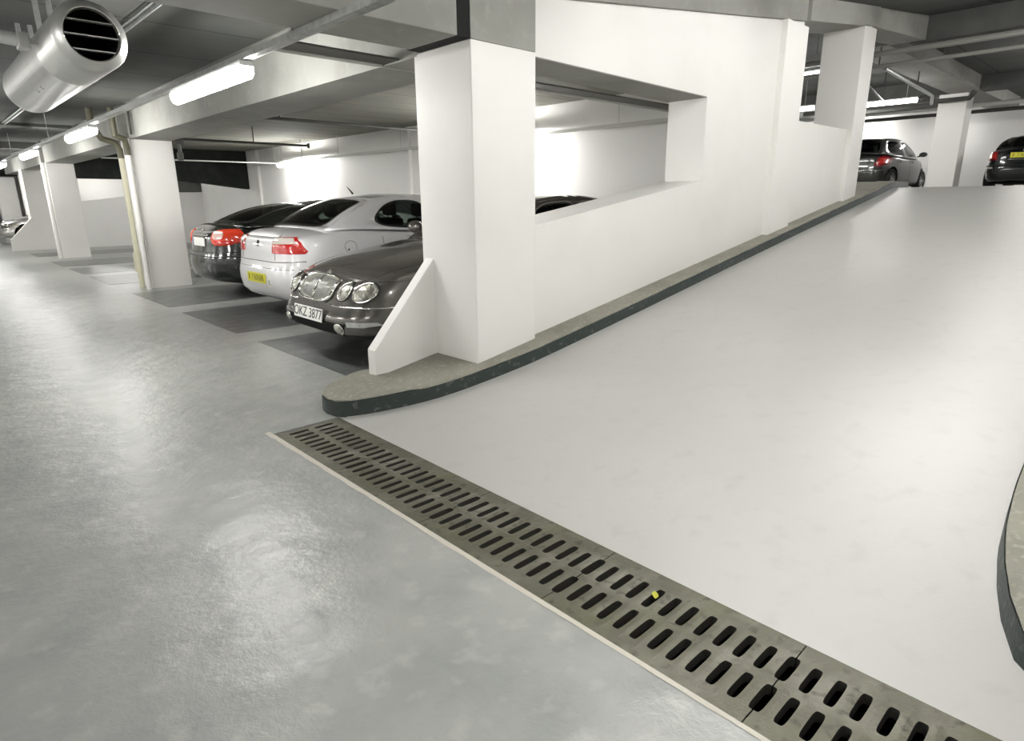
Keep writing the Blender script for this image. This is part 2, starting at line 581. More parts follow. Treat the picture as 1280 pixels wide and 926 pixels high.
inner2 = [(2.30, -0.22), (2.45, -0.28), (2.6, -0.3), (2.8, -0.3), (3, -0.3), (4, -0.3), (6, -0.3), (11, -0.3)]
kerb('kerb', outer2, inner2, lambda x: 0.11, 'dark green kerb curving in at the right edge of the picture')

# ------------------------------------------------------------------ walls, columns, beams
def beamz(x): return 2.235 + 0.1285 * x


SOF = 2.31
CEIL = 2.75


def thing_mesh(name, bm, m, label, cat, group=None, smooth=False):
    o = link(name, bm, m, None, smooth, 35 if smooth else None)
    tag(o, label, cat, group)
    return o


# nearest column
bm = bmesh.new()
box(bm, 2.72, 3.295, 3.22, 3.82, 0.0, SOF, bev=0.008)
thing_mesh('column', bm, M['white'], 'nearest big white square column, standing on the kerb beside the dark grey car', 'column')
bm = bmesh.new()
prism(bm, [(2.185, 0.06), (2.185, 0.35), (2.735, 0.965), (2.735, 0.06)], 'y', 3.69, 3.785, bev=0.004)
thing_mesh('buttress', bm, M['white'], 'white sloping fin wall leaning on the nearest column above the kerb', 'buttress')
# ramp side wall with its opening and parapet
bm = bmesh.new()
y0, y1 = 3.285, 3.70
def sill(x): return 1.234 + 0.15 * (x - 3.79)
hd = 2.30
# below sill
prism(bm, [(3.29, 0.1), (5.655, 0.1), (5.655, sill(5.655)), (3.29, sill(3.29))], 'y', y0, y1)
prism(bm, [(3.29, 2.305), (5.655, 2.265), (5.655, beamz(5.655)), (3.29, beamz(3.29))], 'y', y0, y1)
prism(bm, [(5.655, 0.1), (7.60, 0.1), (7.60, beamz(7.60)), (5.655, beamz(5.655))], 'y', y0, y1)
prism(bm, [(7.60, 0.6), (9.4, 0.6), (9.4, 2.20), (7.60, 2.20)], 'y', y0, y0 + 0.2)
tag(link('wall_ramp', bm, M['white']), kind='structure')
bm = bmesh.new()
prism(bm, [(3.30, 2.298), (5.65, 2.258), (5.65, 2.266), (3.30, 2.306)], 'y', 3.287, 3.70)
tag(link('lintel_soffit', bm, M['concrete']), kind='structure')
bm = bmesh.new()
box(bm, 7.05, 7.575, 3.22, 3.72, 0.85, beamz(7.3) - 0.03, bev=0.004)
thing_mesh('column', bm, M['white'], 'flat white pilaster in the middle of the long ramp wall', 'column')
bm = bmesh.new()
box(bm, 9.24, 9.66, 3.22, 3.73, 1.2, beamz(9.45) , bev=0.004)
thing_mesh('column', bm, M['white'], 'white column at the top end of the ramp wall, beside the hatchback', 'column')
# concrete beam over the wall
bm = bmesh.new()
prism(bm, [(3.29, beamz(3.29)), (7.545, beamz(7.545)), (7.545, beamz(7.545) + 0.62), (3.29, beamz(3.29) + 0.62)], 'y', 3.24, 3.75)
tag(link('concrete_beam', bm, M['concrete']), kind='structure')
bm = bmesh.new()
prism(bm, [(7.60, beamz(7.60)), (9.70, beamz(9.70)), (9.70, beamz(9.70) + 0.62), (7.60, beamz(7.60) + 0.62)], 'y', 3.22, 3.75)
tag(link('concrete_beam', bm, M['concrete']), kind='structure')
bm = bmesh.new()
prism(bm, [(9.70, 3.50), (12.0, 3.68), (12.0, 4.2), (9.70, 4.1)], 'y', 3.28, 3.75)
tag(link('concrete_beam', bm, M['concrete']), kind='structure')
# head block over the nearest column and aisle beam with the dark joint between
bm = bmesh.new()
box(bm, 2.725, 3.295, 3.222, 3.78, SOF + 0.001, 3.1, bev=0.004)
tag(link('beam_head', bm, M['concrete']), kind='structure')
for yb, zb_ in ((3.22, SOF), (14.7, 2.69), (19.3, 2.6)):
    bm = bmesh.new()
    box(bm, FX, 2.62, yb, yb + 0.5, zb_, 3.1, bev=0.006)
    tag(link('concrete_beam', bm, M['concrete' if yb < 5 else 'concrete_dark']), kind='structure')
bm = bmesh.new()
box(bm, 2.621, 2.7245, 3.225, 3.75, SOF + 0.002, 3.05)
tag(link('joint_shade', bm, M['black']), kind='structure')  # black block put in for the darkness inside the open joint
# long beam along the column row, above the bay mouths
for a, b in ((3.78, 11.35), (11.9, 19.3), (19.85, 27.4)):
    bm = bmesh.new()
    box(bm, 2.72, 3.30, a, b, SOF - 0.02, 2.95, bev=0.004)
    tag(link('concrete_beam', bm, M['concrete']), kind='structure')
# ceilings
bm = bmesh.new()
box(bm, FX, 2.62, -7, 44, CEIL, 2.95)
tag(link('ceiling', bm, M['ceil']), kind='structure')
bm = bmesh.new()
box(bm, 3.30, 7.8, 3.75, 44, CEIL + 0.01, 2.95)
tag(link('ceiling', bm, M['ceil_bay']), kind='structure')
bm = bmesh.new()
prism(bm, [(2.62, beamz(2.62) + 0.235), (12.0, beamz(12.0) + 0.235), (12.0, 5.0), (2.62, 5.0)], 'y', -7, 3.24)
tag(link('ceiling', bm, M['ceil_up']), kind='structure')
bm = bmesh.new()
box(bm, 12.4, 25.2, -7, 16, 4.10, 4.3)
box(bm, 7.8, 12.4, 3.75, 16, 4.10, 4.3)
tag(link('ceiling', bm, M['ceil_up']), kind='structure')
# upper level cross beams
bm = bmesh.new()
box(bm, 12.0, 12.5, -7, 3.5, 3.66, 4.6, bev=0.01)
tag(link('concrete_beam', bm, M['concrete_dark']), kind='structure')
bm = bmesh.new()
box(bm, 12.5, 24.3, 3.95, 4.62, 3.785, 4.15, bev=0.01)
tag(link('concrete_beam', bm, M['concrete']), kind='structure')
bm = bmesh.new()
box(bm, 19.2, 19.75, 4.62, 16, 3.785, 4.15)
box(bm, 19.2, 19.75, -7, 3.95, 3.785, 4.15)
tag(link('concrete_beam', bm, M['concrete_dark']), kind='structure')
# upper column
bm = bmesh.new()
box(bm, 19.5, 20.1, 4.22, 4.83, ZU, 3.785, bev=0.01)
thing_mesh('column', bm, M['white'], 'white column on the upper level between the two dark cars', 'column')
# outer walls
bm = bmesh.new(); box(bm, 7.6, 7.8, 3.71, 23.5, -0.1, CEIL + 0.1); tag(link('wall_back', bm, M['whitewall']), kind='structure')
bm = bmesh.new(); box(bm, FX - 0.2, FX, -7, 44, -0.1, 3.0); tag(link('wall_left', bm, M['whitewall']), kind='structure')
bm = bmesh.new(); box(bm, FX, 12, -7.2, -7, -0.1, 5.0); tag(link('wall_front', bm, M['whitewall']), kind='structure')
bm = bmesh.new(); box(bm, 25.0, 25.2, -7, 16, 1.3, 4.3); tag(link('wall_upper', bm, M['whitewall']), kind='structure')
bm = bmesh.new(); box(bm, 7.8, 25.2, 15.8, 16, 1.3, 4.3); tag(link('wall_far', bm, M['whitewall']), kind='structure')
bm = bmesh.new(); box(bm, 12, 25.2, -7.2, -7, 1.3, 4.6); tag(link('wall_right', bm, M['whitewall']), kind='structure')
bm = bmesh.new(); box(bm, FX, 7.8, 43.8, 44, -0.1, 3.0); tag(link('wall_end', bm, M['whitewall']), kind='structure')
bm = bmesh.new()
prism(bm, [(3.2, 0.1), (9.6, 0.1), (9.6, 2.2), (7.6, 2.0), (3.2, 1.5)], 'y', -0.35, -0.15)
tag(link('wall_ramp_right', bm, M['white']), kind='structure')

# farther columns of the row
for y, lab in ((11.35, 'white column with pipes down its side, beside the black car'),
               (19.3, 'white column with a slim downpipe, second beyond the parked cars'),
               (31.0, 'most distant white column at the left edge')):
    bm = bmesh.new()
    box(bm, 2.72, 3.32, y, y + 0.55, 0, SOF, bev=0.008)
    thing_mesh('column', bm, M['white'], lab, 'column')
# the next ramp's wall, fin and column, far down the aisle
bm = bmesh.new()
box(bm, 2.70, 3.25, 23.44, 24.0, 0, SOF, bev=0.006)
thing_mesh('column', bm, M['white'], 'far white column above the distant sloping fin', 'column')
bm = bmesh.new()
prism(bm, [(2.12, 0.0), (2.12, 0.32), (2.75, 0.98), (2.75, 0.0)], 'y', 23.40, 23.56)
thing_mesh('buttress', bm, M['white'], 'distant white sloping fin wall at the far left', 'buttress')
bm = bmesh.new()
prism(bm, [(3.25, 0), (7.6, 0), (7.6, 1.9), (5.2, 1.53), (4.0, 1.38), (4.0, 2.75), (3.25, 2.75)], 'y', 23.5, 23.75)
tag(link('wall_far_ramp', bm, M['whitewall']), kind='structure')
bm = bmesh.new(); box(bm, 3.3, 9.0, 29.5, 29.7, 0, 2.75); tag(link('wall_far_bay', bm, M['whitewall']), kind='structure')
bm = bmesh.new(); box(bm, 7.6, 7.8, 23.5, 44, -0.1, CEIL + 0.1); tag(link('wall_back_far', bm, M['whitewall']), kind='structure')
# dark sloping slab side behind the bays
bm = bmesh.new()
prism(bm, [(3.3, 1.95), (5.75, 1.935), (7.60, 1.70), (7.60, 2.76), (3.3, 2.76)], 'y', 19.3, 19.6)
tag(link('ramp_underside', bm, M['panel']), kind='structure')
bm = bmesh.new()
box(bm, 5.6, 6.35, 19.62, 20.1, 1.62, 2.7)
tag(link('slab_edge', bm, M['concrete_dark']), kind='structure')
# wall pilaster strips on the back wall
for y in (10.9, 18.4):
    bm = bmesh.new(); box(bm, 7.53, 7.605, y, y + 0.06, 0, CEIL); tag(link('trim_2', bm, M['whitewall']), kind='structure')


# ------------------------------------------------------------------ light fittings
def fitting(x, y, z, L, tube_mat, label, group, along='y', w_=0.10, h_=0.085, light_cat='light fitting', top=None):
    root = empty('light_fitting', (x, y, z), 0 if along == 'y' else PI / 2)
    bm = bmesh.new()
    box(bm, -w_ / 2 * .9, w_ / 2 * .9, -L / 2, L / 2, 0.0, 0.035, bev=0.004)
    link('housing', bm, M['fixture'], root)
    bm = bmesh.new()
    prof = [(-w_ / 2, 0.0), (-w_ / 2, -h_ * .5), (-w_ * .32, -h_ * .85), (0, -h_), (w_ * .32, -h_ * .85), (w_ / 2, -h_ * .5), (w_ / 2, 0.0)]
    prism(bm, prof, 'y', -L / 2 + .02, L / 2 - .02)
    d = link('diffuser', bm, M['tube_' + tube_mat], root)
    if top:
        for yy in (-L * .35, L * .35):
            bm = bmesh.new(); tube(bm, [(0, yy, 0.03), (0, yy, top - z)], 0.006, 6); link('hanger_rod', bm, M['galv'], root)
    tag(root, label, light_cat, group)
    return root


TX = 1.86
alabels = ['lit fluorescent fitting behind the camera', 'brightest long lit fitting hanging nearest, right of the big fan',
           'second lit fitting along the aisle trunking, above the piped column', 'third lit fitting along the aisle trunking',
           'fourth lit fitting along the aisle at the left edge', 'fifth lit fitting deep in the aisle', 'sixth lit fitting far down the aisle', 'farthest lit fitting in the aisle']
for i, yc in enumerate((0.45, 5.30, 10.1, 14.75, 19.4, 24.2, 29.0, 33.8)):
    fitting(TX, yc, 2.235, 1.55, 'aisle', alabels[i], 'fluorescent fittings along the aisle trunking')
fitting(TX, -4.3, 2.235, 1.55, 'aisle', 'lit fluorescent fitting far behind the camera', 'fluorescent fittings along the aisle trunking')
bm = bmesh.new()
box(bm, TX - 0.03, TX + 0.03, -6.9, 36, 2.274, 2.306, bev=0.003)
box(bm, TX - 0.032, TX - 0.028, -6.9, 36, 2.2715, 2.309)
box(bm, TX + 0.028, TX + 0.032, -6.9, 36, 2.2715, 2.309)
root = thing_mesh('cable_trunking', bm, M['galv'], 'long galvanised trunking carrying the aisle lights', 'cable trunking')
for y in (2.2, 3.75, 12.4, 17, 22, 27, 32):
    bm = bmesh.new()
    top = SOF if 3.22 < y < 3.72 else CEIL
    tube(bm, [(TX, y, 2.30), (TX, y, top)], 0.005, 8)
    box(bm, TX - 0.045, TX + 0.045, y - 0.012, y + 0.012, 2.305, 2.318)
    link('hanger_rod', bm, M['galv'], root)
# unseen left row added to brighten the aisle, then back wall trunking and fittings
for i, yc in enumerate((-1.0, 4.0, 9.0, 14.0, 19.0, 24.0)):
    fitting(-3.4, yc, 2.36, 1.55, 'left', 'unseen fitting added on the far side of the aisle, %s along the row' % ['first', 'second', 'third', 'fourth', 'fifth', 'sixth'][i],
            'unseen fittings added on the far side of the aisle', top=CEIL)
bm = bmesh.new()
box(bm, 7.33, 7.38, 3.8, 18.3, 2.30, 2.345)
t = thing_mesh('cable_trunking', bm, M['palepipe'], 'pale trunking running along the white back wall above the cars', 'cable trunking')
for y in (5.6, 8.6, 10.9, 13.4, 16.8):
    bm = bmesh.new(); tube(bm, [(7.355, y, 2.34), (7.355, y, CEIL + .02)], 0.005, 6); link('hanger_rod', bm, M['galv'], t)
fitting(7.18, 15.4, 2.262, 1.6, 'bay', 'lit fitting on the back wall above the black car', 'fittings on the back wall', top=CEIL + 0.01)
fitting(7.18, 8.0, 2.262, 1.6, 'bay', 'lit fitting on the back wall seen past the nearest column', 'fittings on the back wall', top=CEIL + 0.01)
fitting(5.6, 28.0, 2.35, 1.6, 'up', 'lit fitting seen through the distant wall opening', 'far bay fittings', along='x', top=CEIL)
fitting(5.0, 21.6, 2.45, 1.5, 'far', 'unseen fitting in the far bays behind the dark slab, brightening the wall', 'far bay fittings', along='x', top=CEIL)  # out of view, kept to brighten the far ramp wall
# unseen ramp fittings added on the sloping ceiling to brighten the ramp
for i, (x, y) in enumerate(((3.4, 1.55), (6.6, 1.55), (9.6, 1.35))):
    r_ = fitting(x, y, beamz(x) + 0.19, 1.5, 'ramp', ['unseen fitting added over the ramp foot', 'unseen fitting added over the middle of the ramp',
                 'unseen fitting added over the top of the ramp'][i], 'added ramp ceiling fittings', top=beamz(x) + 0.24)
# upper level fittings; those beyond the view's edge are added for brightness
for i, (x, y, z) in enumerate(((17.3, 5.5, 3.50), (17.3, 1.95, 3.50), (16.8, 7.6, 3.50), (12.3, 5.6, 3.50), (24.2, 8.9, 3.60), (23.6, 0.6, 3.6), (9.3, 9.0, 3.6), (14.5, -2, 3.6))):
    fitting(x, y, z, 1.6, 'upwall' if i in (4, 5) else 'up', ['lit fitting above the small hatchback on the upper level', 'lit fitting at the right edge above the black saloon',
            'lit fitting seen low through the gap beside the ramp column', 'lit fitting seen high through the gap beside the ramp column',
            'lit fitting by the upper back wall behind the hatchback', 'unseen fitting added by the upper back wall behind the saloon',
            'unseen fitting added over the hidden upper bays', 'unseen fitting added over the upper aisle right of the picture'][i], 'upper level fittings', top=4.11)

fitting(24.1, 5.55, 3.45, 0.7, 'far', 'short unseen fitting added behind the upper column to light the wall', 'upper level fittings', top=4.11)  # added out of view to brighten the upper back wall

# ------------------------------------------------------------------ ducts, pipes and conduits
bm = bmesh.new()
box(bm, 1.95, 7.3, 3.99, 4.19, 2.30, 2.312)
d = thing_mesh('cable_tray', bm, M['tray'], 'dark flat cable tray crossing behind the nearest column', 'cable tray')
bm = bmesh.new()
tube(bm, [(1.86, 4.225, 2.30), (7.3, 4.225, 2.30)], 0.014, 8)
thing_mesh('conduit_pipe', bm, M['palepipe'], 'thin pale conduit running along the edge of the dark cable tray', 'pipe')
bm = bmesh.new()
tube(bm, [(3.35, 4.62, 2.42), (7.0, 4.62, 2.42)], 0.012, 8)
thing_mesh('conduit_pipe', bm, M['darkpipe'], 'thin dark pipe seen through the ramp wall opening', 'pipe')
bm = bmesh.new(); tube(bm, [(3.7, 8.85, 2.45), (7.3, 8.85, 2.45)], 0.022, 8); tube(bm, [(4.0, 8.85, 2.45), (4.0, 8.85, 2.76)], 0.012, 6)
tube(bm, [(6.9, 8.85, 2.45), (6.9, 8.85, 2.76)], 0.012, 6)
thing_mesh('sprinkler_pipe', bm, M['darkpipe'], 'dark ceiling pipe above the silver car', 'pipe', None)
bm = bmesh.new(); tube(bm, [(3.35, 12.75, 2.45), (6.35, 12.75, 2.45)], 0.022, 8); tube(bm, [(6.33, 12.75, 2.40), (6.33, 12.75, 2.50)], 0.03, 8)
tube(bm, [(5.2, 12.75, 2.45), (5.2, 12.75, 2.76)], 0.010, 6)
thing_mesh('sprinkler_pipe', bm, M['darkpipe'], 'dark ceiling pipe ending above the black car', 'pipe', None)
bm = bmesh.new(); tube(bm, [(3.35, 16.5, 2.3), (7.3, 16.5, 2.3)], 0.014, 8)
thing_mesh('conduit_pipe', bm, M['palepipe'], 'thin pale pipe crossing in front of the dark slab', 'pipe')
bm = bmesh.new()
tube(bm, [(3.40, 11.30, 2.31), (3.40, 11.30, 2.0)], 0.03, 8)
box(bm, 3.36, 3.44, 11.26, 11.34, 2.0, 2.12, bev=0.01)
box(bm, 3.35, 3.47, 11.24, 11.34, 2.24, 2.33, bev=0.01)
thing_mesh('pipe_bracket', bm, M['darkpipe'], 'dark hanging pipe stub on the right side of the piped column', 'pipe')
# pipes on the second column
def downpipe(name, pts, r, m, label):
    bm = bmesh.new(); tube(bm, pts, r, 12)
    o = link(name, bm, m, None, True, 40)
    tag(o, label, 'pipe')
    return o
dp = downpipe('downpipe', [(2.655, 11.30, 2.05), (2.655, 11.30, 0.0)], 0.042, M['white'], 'white painted downpipe on the column beside the black car')
for z in (1.85, 1.0):
    bm = bmesh.new(); tube(bm, [(2.655, 11.30, z - .03), (2.655, 11.30, z + .03)], 0.050, 12)
    link('pipe_collar', bm, M['white'], dp)
bm = bmesh.new(); tube(bm, [(2.655, 11.30, 2.05), (2.655, 11.30, 2.18), (2.63, 11.25, 2.28), (2.5, 11.2, 2.32), (2.5, 11.2, 2.7)], 0.046, 12)
link('pipe_elbow', bm, M['olive'], dp, True, 40)
dp = downpipe('downpipe', [(2.63, 11.62, 2.02), (2.63, 11.62, 0.0)], 0.040, M['cream'], 'cream downpipe behind the white one on the piped column')
bm = bmesh.new()
tube(bm, [(2.63, 11.62, 0.52), (2.63, 11.62, 0.58)], 0.050, 12)
link('pipe_collar', bm, M['cream'], dp)
bm = bmesh.new(); tube(bm, [(2.63, 11.62, 2.02), (2.63, 11.62, 2.15), (2.58, 11.62, 2.25), (2.4, 11.6, 2.30), (2.3, 11.6, 2.5), (2.3, 11.6, 2.72)], 0.046, 12)
link('pipe_elbow', bm, M['olive'], dp, True, 40)
bm = bmesh.new(); box(bm, 2.60, 2.68, 11.72, 11.80, 0.25, 0.55, bev=0.01)
tag(link('junction_box', bm, M['cream']), 'small cream box low on the piped column', 'box')
dp = downpipe('downpipe', [(2.68, 19.38, 2.3), (2.68, 19.38, 0.0)], 0.05, M['white'], 'white downpipe on the edge of the second column beyond the cars')
bm = bmesh.new(); tube(bm, [(2.68, 19.38, 2.06), (2.68, 19.38, 2.14)], 0.062, 12); link('pipe_collar', bm, M['white'], dp)
# vertical dark rainwater pipes against the long beam
downpipe('stack_pipe', [(2.66, 11.0, 2.33), (2.66, 11.0, 2.75)], 0.03, M['tray'], 'short grey pipe against the beam above the piped column')
# second ceiling trunking behind the fan
bm = bmesh.new()
box(bm, 1.56, 1.57, 4.0, 22, 2.72, 2.73); box(bm, 1.595, 1.605, 4.0, 22, 2.70, 2.73)
thing_mesh('ceiling_channel', bm, M['galv'], 'thin twin channel running along the ceiling behind the fan', 'cable trunking')

# pipes over the upper level
def uppipe(pts, r, m, label):
    bm = bmesh.new(); tube(bm, pts, r, 10); return thing_mesh('service_pipe', bm, m, label, 'pipe', None, True)
uppipe([(11.9, 6.0, 3.56), (11.9, -2, 3.56)], 0.045, M['midpipe'], 'upper of the two long grey service pipes at the top right')
lp = uppipe([(12.0, 6.0, 3.39), (12.0, -2, 3.39)], 0.030, M['midpipe'], 'lower of the two long grey service pipes at the top right')
for y in (1.9, 3.0, 3.9):
    bm = bmesh.new(); tube(bm, [(12.0, y, 3.39), (12.0, y, 3.68)], 0.010, 6)
    link('hanger_rod', bm, M['darkpipe'], lp)
upr = uppipe([(12.3, 3.9, 3.40), (17.6, 4.5, 3.55), (18.6, 4.75, 3.50)], 0.035, M['galv'], 'pale pipe running back towards the upper column')
bm = bmesh.new(); tube(bm, [(15.5, 4.26, 3.50), (15.5, 4.26, 3.79)], 0.012, 6); link('hanger_rod', bm, M['darkpipe'], upr)
upr = uppipe([(12.3, 4.3, 3.35), (17.0, 5.3, 3.45)], 0.02, M['darkpipe'], 'thin dark pipe running back beside the pale one on the upper level')
bm = bmesh.new(); tube(bm, [(16.5, 5.19, 3.44), (16.5, 5.19, 4.12)], 0.010, 6); link('hanger_rod', bm, M['darkpipe'], upr)
upr = uppipe([(19.1, 8.0, 3.60), (19.1, 4.1, 3.60), (19.1, 4.0, 3.75)], 0.06, M['darkpipe'], 'dark pipe crossing in front of the top of the upper column')
bm = bmesh.new(); tube(bm, [(19.1, 6.5, 3.60), (19.1, 6.5, 4.11)], 0.012, 6); link('hanger_rod', bm, M['darkpipe'], upr)
uppipe([(21.8, 12, 3.55), (21.8, -4, 3.55)], 0.05, M['darkpipe'], 'long dark pipe under the upper ceiling behind the upper column')
uppipe([(20.9, 12, 3.62), (20.9, -4, 3.62)], 0.05, M['palepipe'], 'long pale pipe under the upper ceiling behind the upper column')
for k, (a, b) in enumerate((((9.6, 5.2, 3.9), (12.5, 6.3, 3.9)), ((9.8, 6.2, 3.9), (13.4, 7.4, 3.9)))):
    uppipe([a, b], 0.03, M['darkpipe'], ['dark slanting pipe seen high through the gap beside the ramp column', 'second dark slanting pipe in the gap, just below the first'][k])
bm = bmesh.new(); box(bm, 10.5, 10.6, 4.85, 4.95, 3.8, 4.08, bev=0.01)
tag(link('ceiling_box', bm, M['black']), 'small black box under the ceiling in the gap beside the ramp column', 'box')

# ------------------------------------------------------------------ jet fan
FXc, FZ, FR = 0.985, 2.292, 0.192
root = empty('jet_fan', (FXc, 4.53, FZ))
bm = bmesh.new()
L = 2.45
prof = [(FR * .70, 0.03), (FR * .74, 0.0), (FR * .80, 0.008), (FR * .97, 0.045), (FR, 0.07), (FR, 0.6), (FR * 1.006, 0.605), (FR * 1.006, 0.63), (FR, 0.635), (FR, L - .07),
        (FR * .97, L - .045), (FR * .8, L - .008), (FR * .74, L), (FR * .70, L - .03)]
lathe(bm, prof, 'y', 64)
bmesh.ops.recalc_face_normals(bm, faces=bm.faces[:])
link('casing', bm, M['fan'], root, True, 50)
bm = bmesh.new()
lathe(bm, [(FR * .70, 0.03), (FR * .70, 0.5), (FR * .01, 0.5)], 'y', 48)
for f in bm.faces: f.normal_flip()
link('inner_duct', bm, M['black'], root, True, 40)
bm = bmesh.new()
tr = [(FR * .70, 0.012), (FR * .715, 0.0), (FR * .745, -0.004), (FR * .76, 0.006)]
lathe(bm, tr, 'y', 64); bmesh.ops.recalc_face_normals(bm, faces=bm.faces[:])
link('outlet_ring', bm, M['chrome'], root, True, 60)
for zz in (-0.082, -0.005, 0.072):
    hw = math.sqrt((FR * .71) ** 2 - zz * zz)
    bm = bmesh.new(); box(bm, -hw, hw, 0.012, 0.05, zz - 0.0035, zz + 0.0035)
    link('louvre', bm, M['galv'], root)
for yy in (1.3, 2.2):
    for xx in (-.05, .03):
        bm = bmesh.new(); box(bm, xx, xx + .03, yy, yy + 0.04, 0.183, 0.462)
        link('mounting_bracket', bm, M['galv'], root)
for (a, y) in ((-2.25, 1.15), (-2.17, 1.15), (-2.25, 1.33), (-2.17, 1.33)):
    x, z = FR * math.cos(a), FR * math.sin(a)
    bm = bmesh.new()
    bmesh.ops.create_icosphere(bm, subdivisions=1, radius=0.005, matrix=Matrix.Translation((x, y, z)))
    link('rivet', bm, M['black'], root)
tag(root, 'big round silver jet fan with three louvre bars under the ceiling', 'fan')
bm = bmesh.new(); box(bm, 0.69, 0.75, 5.0, 5.10, 2.26, 2.35, bev=0.006); box(bm, 0.75, 0.796, 5.03, 5.07, 2.29, 2.32)
jb = link('connection_box', bm, M['fan'], None); tag(jb, 'small grey square box fixed beside the jet fan', 'box')
bm = bmesh.new(); tube(bm, [(0.10, 5.05, 2.36), (0.69, 5.05, 2.31)], 0.038, 14)
thing_mesh('flexible_duct', bm, M['fixture'], 'pale stub of pipe left of the jet fan', 'pipe', None, True)

# ------------------------------------------------------------------ cars
def interp(pts, x):
    """smooth interpolation through (x, v) points"""
    if x <= pts[0][0]: return pts[0][1]
    if x >= pts[-1][0]: return pts[-1][1]
    for i in range(len(pts) - 1):
        (xa, va), (xb, vb) = pts[i], pts[i + 1]
        if xa <= x <= xb:
            h = xb - xa
            t = (x - xa) / h
            def slope(j):
                if j <= 0 or j >= len(pts) - 1: 
                    k = 0 if j <= 0 else len(pts) - 2
                    return (pts[k + 1][1] - pts[k][1]) / (pts[k + 1][0] - pts[k][0])
                s0 = (pts[j][1] - pts[j - 1][1]) / (pts[j][0] - pts[j - 1][0])
                s1 = (pts[j + 1][1] - pts[j][1]) / (pts[j + 1][0] - pts[j][0])
                return 0.0 if s0 * s1 <= 0 else 2 * s0 * s1 / (s0 + s1)
            m0, m1 = slope(i) * h, slope(i + 1) * h
            return ((2 * t ** 3 - 3 * t ** 2 + 1) * va + (t ** 3 - 2 * t ** 2 + t) * m0 +
                    (-2 * t ** 3 + 3 * t ** 2) * vb + (t ** 3 - t ** 2) * m1)


def text_mesh(name, s, size, m, parent, origin, right, up, depth=0.002):
    cu = bpy.data.curves.new(name, 'FONT')
    cu.body = s
    cu.size = size
    cu.align_x = 'CENTER'
    cu.align_y = 'CENTER'
    cu.extrude = depth
    tmp = bpy.data.objects.new('tmp_text', cu)
    C.objects.link(tmp)
    bpy.context.view_layer.update()
    me = bpy.data.meshes.new_from_object(tmp.evaluated_get(bpy.context.evaluated_depsgraph_get()))
    bpy.data.objects.remove(tmp)
    me.name = name
    me.materials.clear(); me.materials.append(m)
    R = Matrix((right, up, right.cross(up))).transposed().to_4x4()
    me.transform(Matrix.Translation(origin) @ R)
    o = bpy.data.objects.new(name, me)
    C.objects.link(o)
    o.parent = parent
    return o


